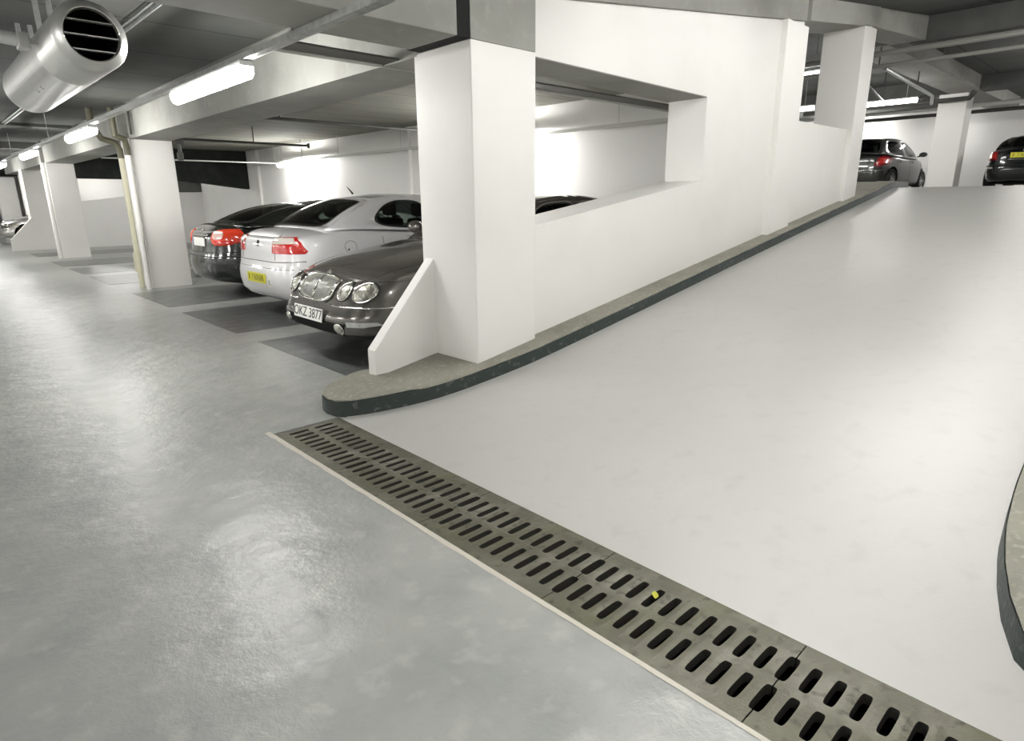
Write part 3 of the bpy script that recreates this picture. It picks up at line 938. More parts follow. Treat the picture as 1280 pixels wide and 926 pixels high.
class Car:
    def __init__(s, **k):
        s.__dict__.update(k)
        s.H2 = s.L / 2

    def top(s, x): return interp(s.ztop, x)

    def build(s, loc, rotz, label, cat='car', group=None):
        s.root = root = empty('car', loc, rotz)
        tag(root, label, cat, group)
        W = s.W / 2
        NT = 128
        Lay = s.layers
        bm = bmesh.new()
        nf, nr = s.nf, s.nr
        rings = []
        def outline(t, layer):
            c, sn = math.cos(t), math.sin(t)
            wf, df, dr = layer[1:4]
            n = nf if c > 0 else nr
            lx = s.H2 - (df if c > 0 else dr)
            x = math.copysign(abs(c) ** (2 / n), c) * lx
            y = math.copysign(abs(sn) ** (2 / n), sn) * W * wf
            return x, y
        ts = []
        for k in range(NT):
            # uniform-ish in y for ends by equal angle warping
            t = 2 * PI * k / NT
            ts.append(t)
        for layer in Lay:
            ring = []
            for t in ts:
                x, y = outline(t, layer)
                zb = s.zbot(x)
                zt = s.top(x) - s.shoulder * 1.0
                ring.append(bm.verts.new((x, y, zb + (zt - zb) * layer[0])))
            rings.append(ring)
        # cap rings
        base = Lay[-1]
        for sc_ in (0.97, 0.92, 0.82, 0.68, 0.5, 0.3, 0.12):
            ring = []
            for t in ts:
                x, y = outline(t, base)
                x2, y2 = x * (0.995 * sc_ ** 0.25 if sc_ < 1 else 1), y * sc_
                x2 = x * (1 - (1 - sc_) * 0.06)
                z = s.top(x2) - s.shoulder * (abs(sc_) ** 3.2)
                e = s.endfall
                ring.append(bm.verts.new((x2, y2, z)))
            rings.append(ring)
        for a, b in zip(rings, rings[1:]):
            for k in range(NT):
                bm.faces.new((a[k], a[(k + 1) % NT], b[(k + 1) % NT], b[k]))
        # close the centre strip of the top by pairing left and right verts
        last = rings[-1]
        for k in range(1, NT // 2):
            a, b = last[k], last[(k + 1) % NT]
            c_, d_ = last[(NT - k - 1) % NT], last[(NT - k) % NT]
            if k + 1 == NT // 2: bm.faces.new((a, b, d_))
            else: bm.faces.new((a, b, c_, d_))
        bm.faces.new((last[0], last[1], last[NT - 1]))
        bm.faces.new(rings[0][::-1])
        bmesh.ops.recalc_face_normals(bm, faces=bm.faces[:])
        s.bvh = BVHTree.FromBMesh(bm)
        body = link('body', bm, s.paint, root, smooth=True, sharp=32)
        # wheel arches cut out of the body
        s.body = body
        cb = bmesh.new()
        for wx in s.wheels:
            for sg in (1, -1):
                lathe_c = []
                r_, f_ = lathe(cb, [(s.wr + 0.055, -0.25), (s.wr + 0.055, 0.25)], 'y', 40, (wx, sg * (W - 0.02), s.wr + 0.01))
                cb.faces.new(r_[0][::-1]); cb.faces.new(r_[1])
        bmesh.ops.recalc_face_normals(cb, faces=cb.faces[:])
        cut = link('tmp_cutter', cb, M['black'], root)
        md = body.modifiers.new('b', 'BOOLEAN'); md.operation = 'DIFFERENCE'; md.object = cut; md.solver = 'EXACT'
        try: md.material_mode = 'TRANSFER'
        except Exception: pass
        bpy.context.view_layer.update()
        me = bpy.data.meshes.new_from_object(body.evaluated_get(bpy.context.evaluated_depsgraph_get()))
        body.modifiers.clear(); body.data = me; me.name = 'body'
        bpy.data.objects.remove(cut)
        s.greenhouse()
        for wx in s.wheels:
            for sg in (1, -1): s.wheel(wx, sg)
        s.mirrors()
        s.sills()
        return root

    # -------- upper structure
    def greenhouse(s):
        root = s.root
        W = s.W / 2
        yb, yr = W * s.yb, W * s.yr
        ab, at, ct, cb_ = s.ab, s.at, s.ct, s.cb
        ztop, zr, cr = s.top, s.zroof, s.rcrown

        def belt(u):
            x = cb_ + (ab - cb_) * u
            return Vector((x, yb * (1 - 0.10 * abs(2 * u - 1) ** 2.6), ztop(x) - s.shoulder * .62))

        def rail(u):
            x = ct + (at - ct) * u
            return Vector((x, yr * (1 - 0.05 * abs(2 * u - 1) ** 2.2), zr - cr - 0.055 * abs(2 * u - 1) ** 2.2 + s.rtilt * (u - .5)))

        def side(sg):
            def P(u, v):
                b, r = belt(u), rail(u)
                p = b.lerp(r, v)
                p.y += 0.045 * 4 * v * (1 - v) * (1 - .5 * abs(2 * u - 1))
                # lean the ends of the rib into a soft curve
                bow = s.cbow * 4 * v * (1 - v)
                p.x += -bow * max(0, 1 - u * 3) * 0 + bow * max(0, (u - .66) * 3) * 0
                p.z += s.cbow * 4 * v * (1 - v) * (max(0, 1 - 2 * u) ** 1.5)
                p.z += s.abow * 4 * v * (1 - v) * (max(0, 2 * u - 1) ** 1.5)
                return Vector((p.x, sg * p.y, p.z))
            return P

        def screen(uend, bowb, bowt, crown_v):
            S = side(1)
            sgx = 1 if uend == 1 else -1
            def P(u, v):          # u across 0..1, v up
                yy = 2 * u - 1
                e = S(uend, v)
                y = yy * e.y
                q = 1 - yy * yy
                return Vector((e.x + sgx * q * (bowb + (bowt - bowb) * v), y, e.z + q * (s.shoulder * .62 * (1 - v) * .9 + cr * v)))
            return P

        scf = screen(1, 0.20, 0.10, 0)
        scr = screen(0, 0.15, 0.10, 0)

        def roof(u, v):           # u along, v across
            yy = 2 * v - 1
            r = rail(u)
            q = 1 - yy * yy
            bow = 0.10 * q * (1 if u > .5 else -1) * abs(2 * u - 1) ** 6
            z = r.z + cr * q
            return Vector((r.x + bow, yy * r.y, z))
        frame = bmesh.new(); seal = bmesh.new()

        def patch(P, u0, u1, h, glassname, N_=64, m_=5.5, sealw=0.02, glabel=None):
            """h = hole (ua, ub, va, vb[, skew]) inside [u0,u1]x[0,1]"""
            ua, ub, va, vb = h[:4]
            uc, vc, hu, hv = (ua + ub) / 2, (va + vb) / 2, (ub - ua) / 2, (vb - va) / 2
            oc = []; ic = []; gc = []
            def rbox(t, e=1.0):
                c, sn = math.cos(t), math.sin(t)
                r = (abs(c) ** m_ + abs(sn) ** m_) ** (-1 / m_)
                return c * r * e, sn * r * e
            for k in range(N_):
                t = 2 * PI * k / N_
                c, sn = math.cos(t), math.sin(t)
                q = 1 / max(abs(c), abs(sn))
                ou = uc + c * q * ((u1 - uc) if c > 0 else (uc - u0))
                ov = vc + sn * q * ((1 - vc) if sn > 0 else vc)
                iu, iv = rbox(t)
                oc.append((min(u1, max(u0, ou)), min(1, max(0, ov))))
                ic.append((uc + iu * hu, vc + iv * hv))
                gc.append((uc + iu * (hu - sealw * .55), vc + iv * (hv - sealw * 2.2)))
            def ringv(bm, cs): return [bm.verts.new(P(*c_)) for c_ in cs]
            prev = ringv(frame, oc)
            for f in (0.33, 0.66, 1.0):
                cur = ringv(frame, [(o[0] + (i[0] - o[0]) * f, o[1] + (i[1] - o[1]) * f) for o, i in zip(oc, ic)])
                for k in range(N_):
                    a, b, c_, d_ = prev[k], prev[(k + 1) % N_], cur[(k + 1) % N_], cur[k]
                    frame.faces.new((a, b, c_, d_))
                prev = cur
            p1, p2 = ringv(seal, ic), ringv(seal, gc)
            for k in range(N_): seal.faces.new((p1[k], p1[(k + 1) % N_], p2[(k + 1) % N_], p2[k]))
            g = bmesh.new()
            prev = ringv(g, gc)
            for e in (0.85, 0.65, 0.45, 0.25, 0.1):
                cur = ringv(g, [(uc + (c_[0] - uc) * e, vc + (c_[1] - vc) * e) for c_ in gc])
                for k in range(N_): g.faces.new((prev[k], prev[(k + 1) % N_], cur[(k + 1) % N_], cur[k]))
                prev = cur
            g.faces.new(prev)
            bmesh.ops.recalc_face_normals(g, faces=g.faces[:])
            o = link(glassname, g, M['glass'], root, smooth=True)
            return o
        for sg in (1, -1):
            S = side(sg)
            us = [0.0] + s.pillars + [1.0]
            for i, h in enumerate(s.sideglass):
                patch(S, us[i], us[i + 1], h, 'side_window', m_=s.sideround[i])
        patch(scf, 0, 1, (0.05, 0.95, 0.05, 0.93), 'windscreen', m_=9)
        patch(scr, 0, 1, (0.045, 0.955, 0.045, 0.92), 'rear_window', m_=8)
        nu, nv = 16, 12
        grid = [[frame.verts.new(roof(i / nu, j / nv)) for j in range(nv + 1)] for i in range(nu + 1)]
        for i in range(nu):
            for j in range(nv):
                frame.faces.new((grid[i][j], grid[i + 1][j], grid[i + 1][j + 1], grid[i][j + 1]))
        bmesh.ops.remove_doubles(frame, verts=frame.verts[:], dist=2e-3)
        bmesh.ops.recalc_face_normals(frame, faces=frame.faces[:])
        bmesh.ops.recalc_face_normals(seal, faces=seal.faces[:])
        o = link('roof', frame, s.paint, root, smooth=True, sharp=50)
        md = o.modifiers.new('s', 'SOLIDIFY'); md.thickness = 0.018; md.offset = -1
        link('window_seal', seal, M['seal'], root, smooth=True)
        # interior: dark cabin floor, seats, steering wheel
        bm = bmesh.new()
        poly = []
        for u in [i / 12 for i in range(13)]:
            b = belt(u); poly.append((b.x, b.y * .97, ztop(b.x) + 0.006))
        vs = [bm.verts.new(p) for p in poly] + [bm.verts.new((p[0], -p[1], p[2])) for p in poly[::-1]]
        n = len(poly)
        mid = [bm.verts.new((p[0], 0, p[2] + .0)) for p in poly]
        for i in range(n - 1):
            bm.faces.new((vs[i], vs[i + 1], mid[i + 1], mid[i]))
            bm.faces.new((mid[i], mid[i + 1], vs[2 * n - 2 - i], vs[2 * n - 1 - i]))
        bmesh.ops.recalc_face_normals(bm, faces=bm.faces[:])
        link('cabin_floor', bm, M['interior'], root)
        zb = ztop((ab + cb_) / 2)
        xm = (ab + cb_) / 2
        for (sx, sy) in ((s.seat_f, .36), (s.seat_f, -.36), (s.seat_r, .40), (s.seat_r, -.40)):
            bm = bmesh.new()
            hb = min(zr - 0.33, zb + 0.12)
            box(bm, sx - .13, sx + .02, sy - .23, sy + .23, zb - .1, hb, bev=0.04)
            box(bm, sx - .12, sx - .03, sy - .14, sy + .14, hb + .03, hb + .20, bev=0.035)
            tube(bm, [(sx - .07, sy - .06, hb - .03), (sx - .07, sy - .06, hb + .06)], 0.008, 6)
            tube(bm, [(sx - .07, sy + .06, hb - .03), (sx - .07, sy + .06, hb + .06)], 0.008, 6)
            link('seat', bm, M['interior'], root, smooth=True, sharp=45)
        bm = bmesh.new()
        R_ = []
        for k in range(25):
            t = 2 * PI * k / 24
            R_.append((s.seat_f + .62 + 0.07 * math.sin(t), -0.36 * 1 + 0.18 * math.cos(t), zb + 0.0 + 0.16 * math.sin(t)))
        tube(bm, R_, 0.014, 8, cap=False)
        link('steering_wheel', bm, M['interior'], root, smooth=True)

    def wheel(s, wx, sg):
        W = s.W / 2
        r = s.wr
        yc = sg * (W - 0.115)
        h = 0.10
        bm = bmesh.new()
        lathe(bm, [(r * .66, -h), (r * .92, -h), (r * .985, -h * .8), (r, -h * .5), (r, h * .5), (r * .985, h * .8), (r * .92, h), (r * .66, h * .96), (r * .66, -h)],
              'y', 40, (wx, yc, r))
        bmesh.ops.recalc_face_normals(bm, faces=bm.faces[:])
        wobj = link('wheel', bm, M['tyre'], s.root, smooth=True, sharp=40)
        bm = bmesh.new()
        lathe(bm, [(r * .66, sg * h * .9), (r * .62, sg * h * .95), (r * .60, sg * h * .6), (r * .60, -sg * h * .5)], 'y', 40, (wx, yc, r))
        r_, f_ = lathe(bm, [(r * .60, -sg * h * .3), (0.01, -sg * h * .3)], 'y', 40, (wx, yc, r))
        lathe(bm, [(r * .14, -sg * h * .2), (r * .14, sg * h * .82), (r * .10, sg * h * .9), (0.002, sg * h * .9)], 'y', 24, (wx, yc, r))
        for k in range(s.spokes):
            a = 2 * PI * k / s.spokes
            d = Vector((math.cos(a), 0, math.sin(a)))
            n = Vector((-d.z, 0, d.x))
            c0 = Vector((wx, yc, r))
            y1_, y2_ = sg * h * .82, sg * h * .70
            vs = []
            for rr, ww, yy in ((r * .10, r * .085, y1_), (r * .61, r * .06, y2_)):
                for q in (-1, 1):
                    vs.append(bm.verts.new(c0 + d * rr + n * ww * q + Vector((0, yy, 0))))
                    vs.append(bm.verts.new(c0 + d * rr + n * ww * q + Vector((0, yy - sg * .03, 0))))
            for q in ((0, 2, 6, 4), (1, 5, 7, 3), (0, 4, 5, 1), (2, 3, 7, 6)):
                bm.faces.new([vs[i] for i in q])
        bmesh.ops.recalc_face_normals(bm, faces=bm.faces[:])
        link('rim', bm, M['rim'], wobj, smooth=True, sharp=35)
        bm = bmesh.new()
        lathe(bm, [(r * 1.05, -0.12), (r * 1.05, sg * .0)], 'y', 30, (wx, yc - sg * .05, r))

    def mirrors(s):
        W = s.W / 2
        for sg in (1, -1):
            bm = bmesh.new()
            c0 = Vector((s.ab - 0.30, sg * (W + 0.055), s.top(s.ab - .3) + 0.085))
            bmesh.ops.create_uvsphere(bm, u_segments=20, v_segments=12, radius=1.0,
                                      matrix=Matrix.Translation(c0) @ Matrix.Diagonal((0.075, 0.115, 0.072, 1)))
            for v in bm.verts:
                if v.co.x < c0.x - 0.03: v.co.x = c0.x - 0.03
            tube(bm, [(c0.x, sg * (W - 0.10), s.top(s.ab - .3) + 0.03), (c0.x, sg * (W + .02), c0.z - 0.03)], 0.022, 8)
            link('door_mirror', bm, s.paint, s.root, smooth=True, sharp=40)

    def sills(s):
        W = s.W / 2
        bm = bmesh.new()
        box(bm, -s.H2 + .45, s.H2 - .45, -W * .8, W * .8, 0.16, 0.30)
        link('underbody', bm, M['black'], s.root)

    # -------- things laid on the skin
    def hit(s, face, a, b):
        if face == 'front': o, d = Vector((4, a, b)), Vector((-1, 0, 0))
        elif face == 'rear': o, d = Vector((-4, a, b)), Vector((1, 0, 0))
        elif face == 'left': o, d = Vector((a, 2, b)), Vector((0, -1, 0))
        elif face == 'right': o, d = Vector((a, -2, b)), Vector((0, 1, 0))
        elif face == 'top': o, d = Vector((a, b, 4)), Vector((0, 0, -1))
        elif face == 'rr': o, d = Vector((-4, -2.0, b)) + Vector((0.0, a, 0)), Vector((1, .5, 0)).normalized()
        p, n, _, _ = s.bvh.ray_cast(o, d)
        if p is None: return None, None
        return p, n

    def panel(s, name, face, outline, m, off=0.006, parent=None, rings=6, bulge=0.0, label=None, smooth=True):
        pts = outline
        cx = sum(p[0] for p in pts) / len(pts); cy = sum(p[1] for p in pts) / len(pts)
        # densify
        dn = []
        for i, p in enumerate(pts):
            q = pts[(i + 1) % len(pts)]
            k_ = max(1, int(math.dist(p, q) / 0.03))
            for j in range(k_): dn.append((p[0] + (q[0] - p[0]) * j / k_, p[1] + (q[1] - p[1]) * j / k_))
        bm = bmesh.new()
        prev = None
        ok = (None, None)
        last = Vector((0, 0, 0)), Vector((0, 0, 1))
        def put(a, b, o_):
            nonlocal last
            p, n = s.hit(face, a, b)
            if p is None: p, n = last
            last = (p, n)
            return p + n * o_
        levels = [(1.0, -0.012), (1.0, off * .6), (0.97, off)] + [(1 - i / rings, off + bulge * (1 - (1 - i / rings) ** 2)) for i in range(1, rings)]
        for e, o_ in levels:
            cur = [bm.verts.new(put(cx + (a - cx) * e, cy + (b - cy) * e, o_)) for a, b in dn]
            if prev:
                for k in range(len(cur)):
                    bm.faces.new((prev[k], prev[(k + 1) % len(cur)], cur[(k + 1) % len(cur)], cur[k]))
            prev = cur
        c_ = bm.verts.new(put(cx, cy, off + bulge))
        for k in range(len(prev)): bm.faces.new((prev[k], prev[(k + 1) % len(prev)], c_))
        bmesh.ops.recalc_face_normals(bm, faces=bm.faces[:])
        o = link(name, bm, m, parent or s.root, smooth=smooth, sharp=50)
        if label: o['label'] = label
        return o

    def strip(s, name, face, path, m, r=0.004, off=0.0, parent=None, n=6):
        dn = []
        for p, q in zip(path, path[1:]):
            k_ = max(1, int(math.dist(p, q) / 0.05))
            for j in range(k_): dn.append((p[0] + (q[0] - p[0]) * j / k_, p[1] + (q[1] - p[1]) * j / k_))
        dn.append(path[-1])
        P = []
        for a, b in dn:
            p, nn = s.hit(face, a, b)
            if p is not None: P.append(p + nn * off)
        bm = bmesh.new(); tube(bm, P, r, n)
        return link(name, bm, m, parent or s.root, smooth=True)

    def plate(s, face, y, z, w_, h, m, text=None, ink='ink', size=None, off=0.014, band=False, marks=False):
        p, n = s.hit(face, y, z)
        fx = 1 if face == 'front' else -1
        n = Vector((n.x, 0, n.z)).normalized()
        n = (n + Vector((fx, 0, 0)) * 2).normalized()
        right = Vector((0, 1, 0)) if fx > 0 else Vector((0, -1, 0))
        up = n.cross(right).normalized()
        c0 = p + n * off
        bm = bmesh.new()
        box(bm, -w_ / 2, w_ / 2, -h / 2, h / 2, -0.01, 0, bev=0.003)
        R = Matrix((right, up, n)).transposed().to_4x4()
        bmesh.ops.transform(bm, matrix=Matrix.Translation(c0) @ R, verts=bm.verts[:])
        pl = link('number_plate', bm, m, s.root)
        if text:
            t = text_mesh('plate_lettering', text, size or h * .92, M[ink], pl, c0 + n * 0.001, right, up, 0.001)
        if marks:
            bm = bmesh.new()
            x = -w_ * .42
            rnd = random.Random(3)
            while x < w_ * .40:
                ww = 0.032 + rnd.random() * .012
                if rnd.random() > .14:
                    box(bm, x, x + .010, -h * .3, h * .3, 0, 0.0015)
                    if rnd.random() > .3: box(bm, x + ww - .01, x + ww, -h * .3, h * .3, 0, 0.0015)
                    if rnd.random() > .4: box(bm, x, x + ww, h * .22, h * .3, 0, 0.0015)
                    if rnd.random() > .5: box(bm, x, x + ww, -h * .04, h * .04, 0, 0.0015)
                x += ww + .018
            bmesh.ops.transform(bm, matrix=Matrix.Translation(c0) @ R, verts=bm.verts[:])
            link('plate_lettering', bm, M[ink], pl)
        if band:
            bm = bmesh.new()
            box(bm, -w_ / 2 - .0, -w_ / 2 + .04, -h / 2, h / 2, 0.0, 0.001)
            bmesh.ops.transform(bm, matrix=Matrix.Translation(c0) @ R, verts=bm.verts[:])
            link('plate_band', bm, M['blueband'], pl)
        return pl


def ell(cy, cz, ry, rz_, n=28, p=2.0):
    res = []
    for k in range(n):
        t = 2 * PI * k / n
        c, sn = math.cos(t), math.sin(t)
        r = (abs(c) ** p + abs(sn) ** p) ** (-1 / p)
        res.append((cy + c * r * ry, cz + sn * r * rz_))
    return res


def zbot(L):
    def f(x):
        a = abs(x) / (L / 2)
        return 0.19 + 0.05 * max(0, (a - .8) / .2)
    return f


LAY = [(0.0, .89, .14, .12), (0.04, .93, .07, .06), (0.12, .975, .02, .02), (0.28, 1.0, .0, .0), (0.42, 1.0, .0, .0), (0.50, .998, .015, .015),
       (0.60, .995, .04, .035), (0.75, .985, .06, .045), (0.88, .968, .09, .055), (0.95, .95, .12, .07), (0.985, .935, .15, .09), (1.0, .915, .19, .12)]

# ---- silver saloon, tail towards the aisle
silver = Car(L=4.55, W=1.79, nf=4.2, nr=6.5, ztop=[(-2.3, 1.02), (-1.9, 1.05), (-1.45, 1.07), (0, 1.0), (0.95, 0.98), (1.6, .90), (2.3, .74)], zbot=zbot(4.55), shoulder=0.075,
             endfall=0, layers=LAY, paint=paint('silver_paint', (0.80, 0.795, 0.80), 0.25, 0.36), wheels=(-1.30, 1.42), wr=0.315, yb=.90, yr=.66,
             ab=1.05, at=0.28, ct=-0.98, cb=-1.72, zroof=1.445, rcrown=.035, rtilt=0.0, cbow=0.05, abow=0.02, spokes=7,
             pillars=[0.585], sideglass=[(0.185, 0.565, 0.07, 0.88), (0.605, 0.93, 0.09, 0.88)], sideround=[2.9, 5.0], seat_f=-0.05, seat_r=-0.95)
c = silver
c.build((2.95 + 2.275, 7.58, 0), 0, 'silver saloon parked tail out between the dark grey car and the black car')
lamp_y = lambda sg: [(sg * .40, .955), (sg * .70, .96), (sg * .755, .90), (sg * .80, .80), (sg * .79, .775), (sg * .40, .775)]
for sg in (1, -1):
    t = c.panel('tail_lamp', 'rear', lamp_y(sg), M['red'], off=0.008)
    c.panel('clear_lens', 'rear', [(sg * .415, .945), (sg * .69, .948), (sg * .735, .885), (sg * .415, .875)], M['whitelens'], off=0.014, parent=t)
c.plate('rear', 0.0, .475, .52, .115, M['plate_y'], marks=True, ink='olive_ink')
c.panel('bumper_sticker', 'rear', ell(-.35, .44, .06, .06), M['sticker'], off=0.006)
bmk = c.strip('sticker_print', 'rear', [(-.33, .46), (-.37, .46), (-.34, .43), (-.38, .415)], M['seal'], r=.004, off=.007)
c.strip('bumper_seam', 'rear', [(-.80, .69), (-.4, .675), (.4, .675), (.80, .69)], M['seal'], r=.005)
c.strip('bumper_seam', 'rear', [(-.84, .60), (-.4, .60), (.4, .60), (.84, .60)], M['trimgrey'], r=.003)
c.strip('boot_seam', 'rear', [(-.47, .99), (-.47, .70)], M['seal'], r=.0035)
c.strip('boot_seam', 'rear', [(.47, .99), (.47, .70)], M['seal'], r=.0035)
c.panel('badge', 'rear', ell(0, .875, .035, .04), M['chrome'], off=.005)
c.panel('exhaust_recess', 'rear', ell(.5, .27, .07, .035), M['black'], off=.003)
for sg, fc in ((-1, 'right'), (1, 'left')):
    for xs in (-1.02, -0.05, 1.0):
        c.strip('door_seam', fc, [(xs, .98), (xs + (.0), .30)], M['seal'], r=.003)
    c.strip('side_moulding', fc, [(-1.0, .60), (1.0, .58)], c.paint, r=.014)
    for xs in (-.85, .12):
        c.strip('door_handle', fc, [(xs, .84), (xs + .17, .84)], c.paint, r=.014, off=.012)
pts = [(-1.47 + .075 * math.cos(t), .83 + .07 * math.sin(t)) for t in [2 * PI * k / 24 for k in range(25)]]
c.strip('fuel_flap', 'right', pts, M['trimgrey'], r=.0025)
c.panel('flap_lock', 'right', ell(-1.50, .80, .012, .012, 10), M['seal'], off=.003)
bm = bmesh.new(); tube(bm, [(-0.90, 0.0, 1.44), (-0.93, 0.0, 1.475), (-0.98, 0, 1.53)], [.014, .010, .003], 8)
link('aerial', bm, M['seal'], c.root)
for sg in (1, -1):
    c.panel('headlamp', 'front', [(sg * .5, .68), (sg * .82, .66), (sg * .84, .56), (sg * .5, .56)], M['lens'], off=.008)
c.panel('grille', 'front', [(-.38, .67), (.38, .67), (.34, .57), (-.34, .57)], M['black'], off=.006)

# ---- dark grey saloon, nose towards the aisle
greypaint = paint('dark_grey_metallic_paint', (0.115, 0.108, 0.098), 0.6, 0.26)
grey = Car(L=4.75, W=1.78, nf=5.0, nr=4.0, ztop=[(-2.38, .93), (-1.9, 1.0), (-1.5, 1.02), (0, .97), (0.95, .975), (1.35, .93), (1.85, .85), (2.15, .775), (2.38, .70)], zbot=zbot(4.75),
           shoulder=0.075, endfall=0, layers=LAY, paint=greypaint, wheels=(-1.32, 1.43), wr=0.315, yb=.90, yr=.66, ab=0.85, at=0.08, ct=-1.05, cb=-1.80,
           zroof=1.42, rcrown=.04, rtilt=0, cbow=0.06, abow=0.03, spokes=8, pillars=[0.56], sideglass=[(0.22, 0.54, 0.09, 0.88), (0.58, 0.93, 0.09, 0.88)],
           sideround=[3.2, 5.0], seat_f=-0.05, seat_r=-0.95)
c = grey
c.build((2.42 + 2.375, 5.14, 0), PI, 'dark grey saloon with a chrome grille parked nose out beside the nearest column')
# front: local +y is the photo's near side turned by pi -> photo right = local +y
g = c.panel('grille', 'front', ell(0, .625, .295, .095, 44, 3.2), M['grille'], off=.012)
pts = ell(0, .625, .30, .10, 44, 3.2)
c.strip('grille_surround', 'front', pts + [pts[0]], M['chrome'], r=.015, off=.014)
c.strip('grille_bar', 'front', [(0, .715), (0, .53)], M['chrome'], r=.013, off=.018)
for k in range(-10, 11):
    if k: c.strip('grille_slat', 'front', [(k * .0255, .625 + .085 * (1 - abs(k / 12) ** 3)), (k * .0255, .625 - .085 * (1 - abs(k / 12) ** 3))], M['galv'], r=.0035, off=.015)
c.panel('badge', 'front', ell(0, .742, .022, .026, 16), M['chrome'], off=.012)
for sg in (1, -1):
    for cy, rr in ((.445, .082), (.628, .09)):
        b_ = c.panel('headlamp', 'front', ell(sg * cy, .622, rr, rr * .96, 30), M['seal'], off=.006)
        c.panel('lamp_lens', 'front', ell(sg * cy, .622, rr * .82, rr * .78, 30), M['lens'], off=.012, parent=b_, bulge=.02)
        pts = ell(sg * cy, .622, rr * .85, rr * .81, 30)
        c.strip('lamp_ring', 'front', pts + [pts[0]], M['chrome'], r=.006, off=.010, parent=b_)
    f_ = c.panel('fog_lamp', 'front', ell(sg * .465, .325, .055, .048, 22), M['chrome'], off=.010)
    c.panel('lamp_lens', 'front', ell(sg * .465, .325, .042, .036, 22), M['lens'], off=.016, parent=f_, bulge=.01)
    c.panel('bumper_insert', 'front', [(sg * .55, .395), (sg * .74, .39), (sg * .76, .365), (sg * .68, .35), (sg * .56, .35)], M['galv'], off=.008)
    c.strip('bumper_moulding', 'front', [(sg * .30, .505), (sg * .6, .505), (sg * .87, .50)], M['chrome'], r=.009, off=.004)
c.panel('lower_intake', 'front', [(-.55, .375), (.55, .375), (.49, .27), (-.49, .27)], M['black'], off=.004)
c.plate('front', 0.0, .412, .52, .112, M['plate_w'], text='OKZ 3877', off=.022, size=.118)
c.strip('bonnet_seam', 'front', [(-.80, .705), (-.5, .72), (-.3, .735)], M['seal'], r=.005)
c.strip('bonnet_seam', 'front', [(.80, .705), (.5, .72), (.3, .735)], M['seal'], r=.005)
for sg in (1, -1):
    c.strip('bonnet_seam', 'top', [(2.05, sg * .60), (1.6, sg * .72), (1.1, sg * .76)], M['seal'], r=.004)
for fc in ('left', 'right'):
    for xs in (-1.0, -0.03, 1.0): c.strip('door_seam', fc, [(xs, .95), (xs, .30)], M['seal'], r=.003)
    c.strip('side_moulding', fc, [(-2.1, .52), (2.0, .50)], M['chrome'], r=.008)
    for xs in (-.85, .12): c.strip('door_handle', fc, [(xs, .80), (xs + .17, .80)], M['chrome'], r=.012, off=.012)
    c.panel('side_repeater', fc, [(1.72, .60), (1.83, .605), (1.83, .57), (1.72, .565)], M['whitelens'], off=.004)

# ---- black saloon, tail towards the aisle
blackpaint = paint('black_green_paint', (0.012, 0.015, 0.012), 0.2, 0.22)
black = Car(L=4.40, W=1.74, nf=3.6, nr=4.4, ztop=[(-2.2, 1.02), (-1.95, 1.05), (-1.5, 1.05), (0, .98), (0.9, .96), (1.5, .88), (2.2, .68)], zbot=zbot(4.4), shoulder=0.09,
            endfall=0, layers=LAY, paint=blackpaint, wheels=(-1.22, 1.35), wr=0.305, yb=.88, yr=.62, ab=1.0, at=0.20, ct=-0.62, cb=-1.72,
            zroof=1.385, rcrown=.04, rtilt=0, cbow=0.075, abow=0.03, spokes=5, pillars=[0.54], sideglass=[(0.22, 0.52, 0.09, 0.86), (0.56, 0.93, 0.09, 0.88)],
            sideround=[3.0, 5.0], seat_f=-0.05, seat_r=-0.85)
c = black
c.build((3.05 + 2.2, 9.98, 0), 0, 'black saloon with round red tail lamps parked tail out, farthest of the three near cars')
for sg in (1, -1):
    t = c.panel('tail_lamp', 'rear', ell(sg * .58, .86, .155, .115, 30, 2.6), M['redorange'], off=.010, bulge=.012)
    c.panel('clear_lens', 'rear', ell(sg * .54, .885, .07, .055, 20, 3), M['pinklens'], off=.024, parent=t)
    c.panel('lower_lens', 'rear', [(sg * .47, .82), (sg * .74, .81), (sg * .72, .775), (sg * .52, .775)], M['red'], off=.022, parent=t)
c.plate('rear', 0.0, .79, .50, .12, M['plate_w'], marks=False, band=True)
c.strip('bumper_seam', 'rear', [(-.8, .66), (-.4, .645), (.4, .645), (.8, .66)], M['seal'], r=.006)
c.strip('plate_garnish', 'rear', [(-.30, .885), (.30, .885)], M['chrome'], r=.008)
c.strip('bumper_moulding', 'rear', [(-.78, .60), (-.4, .59), (.4, .59), (.78, .60)], M['trimgrey'], r=.012)
bm = bmesh.new(); tube(bm, [(-2.0, .52, .25), (-2.13, .52, .245)], .035, 14, cap=False); tube(bm, [(-2.0, .52, .25), (-2.11, .52, .247)], .028, 12)
link('exhaust_pipe', bm, M['galv'], c.root, smooth=True, sharp=40)
for fc in ('left', 'right'):
    for xs in (-0.95, -0.02, .98): c.strip('door_seam', fc, [(xs, .95), (xs, .30)], M['trimgrey'], r=.003)
for sg in (1, -1):
    c.panel('headlamp', 'front', ell(sg * .62, .60, .17, .07, 24, 3), M['lens'], off=.008)
c.panel('badge', 'rear', ell(0, .95, .03, .03, 16), M['chrome'], off=.006)

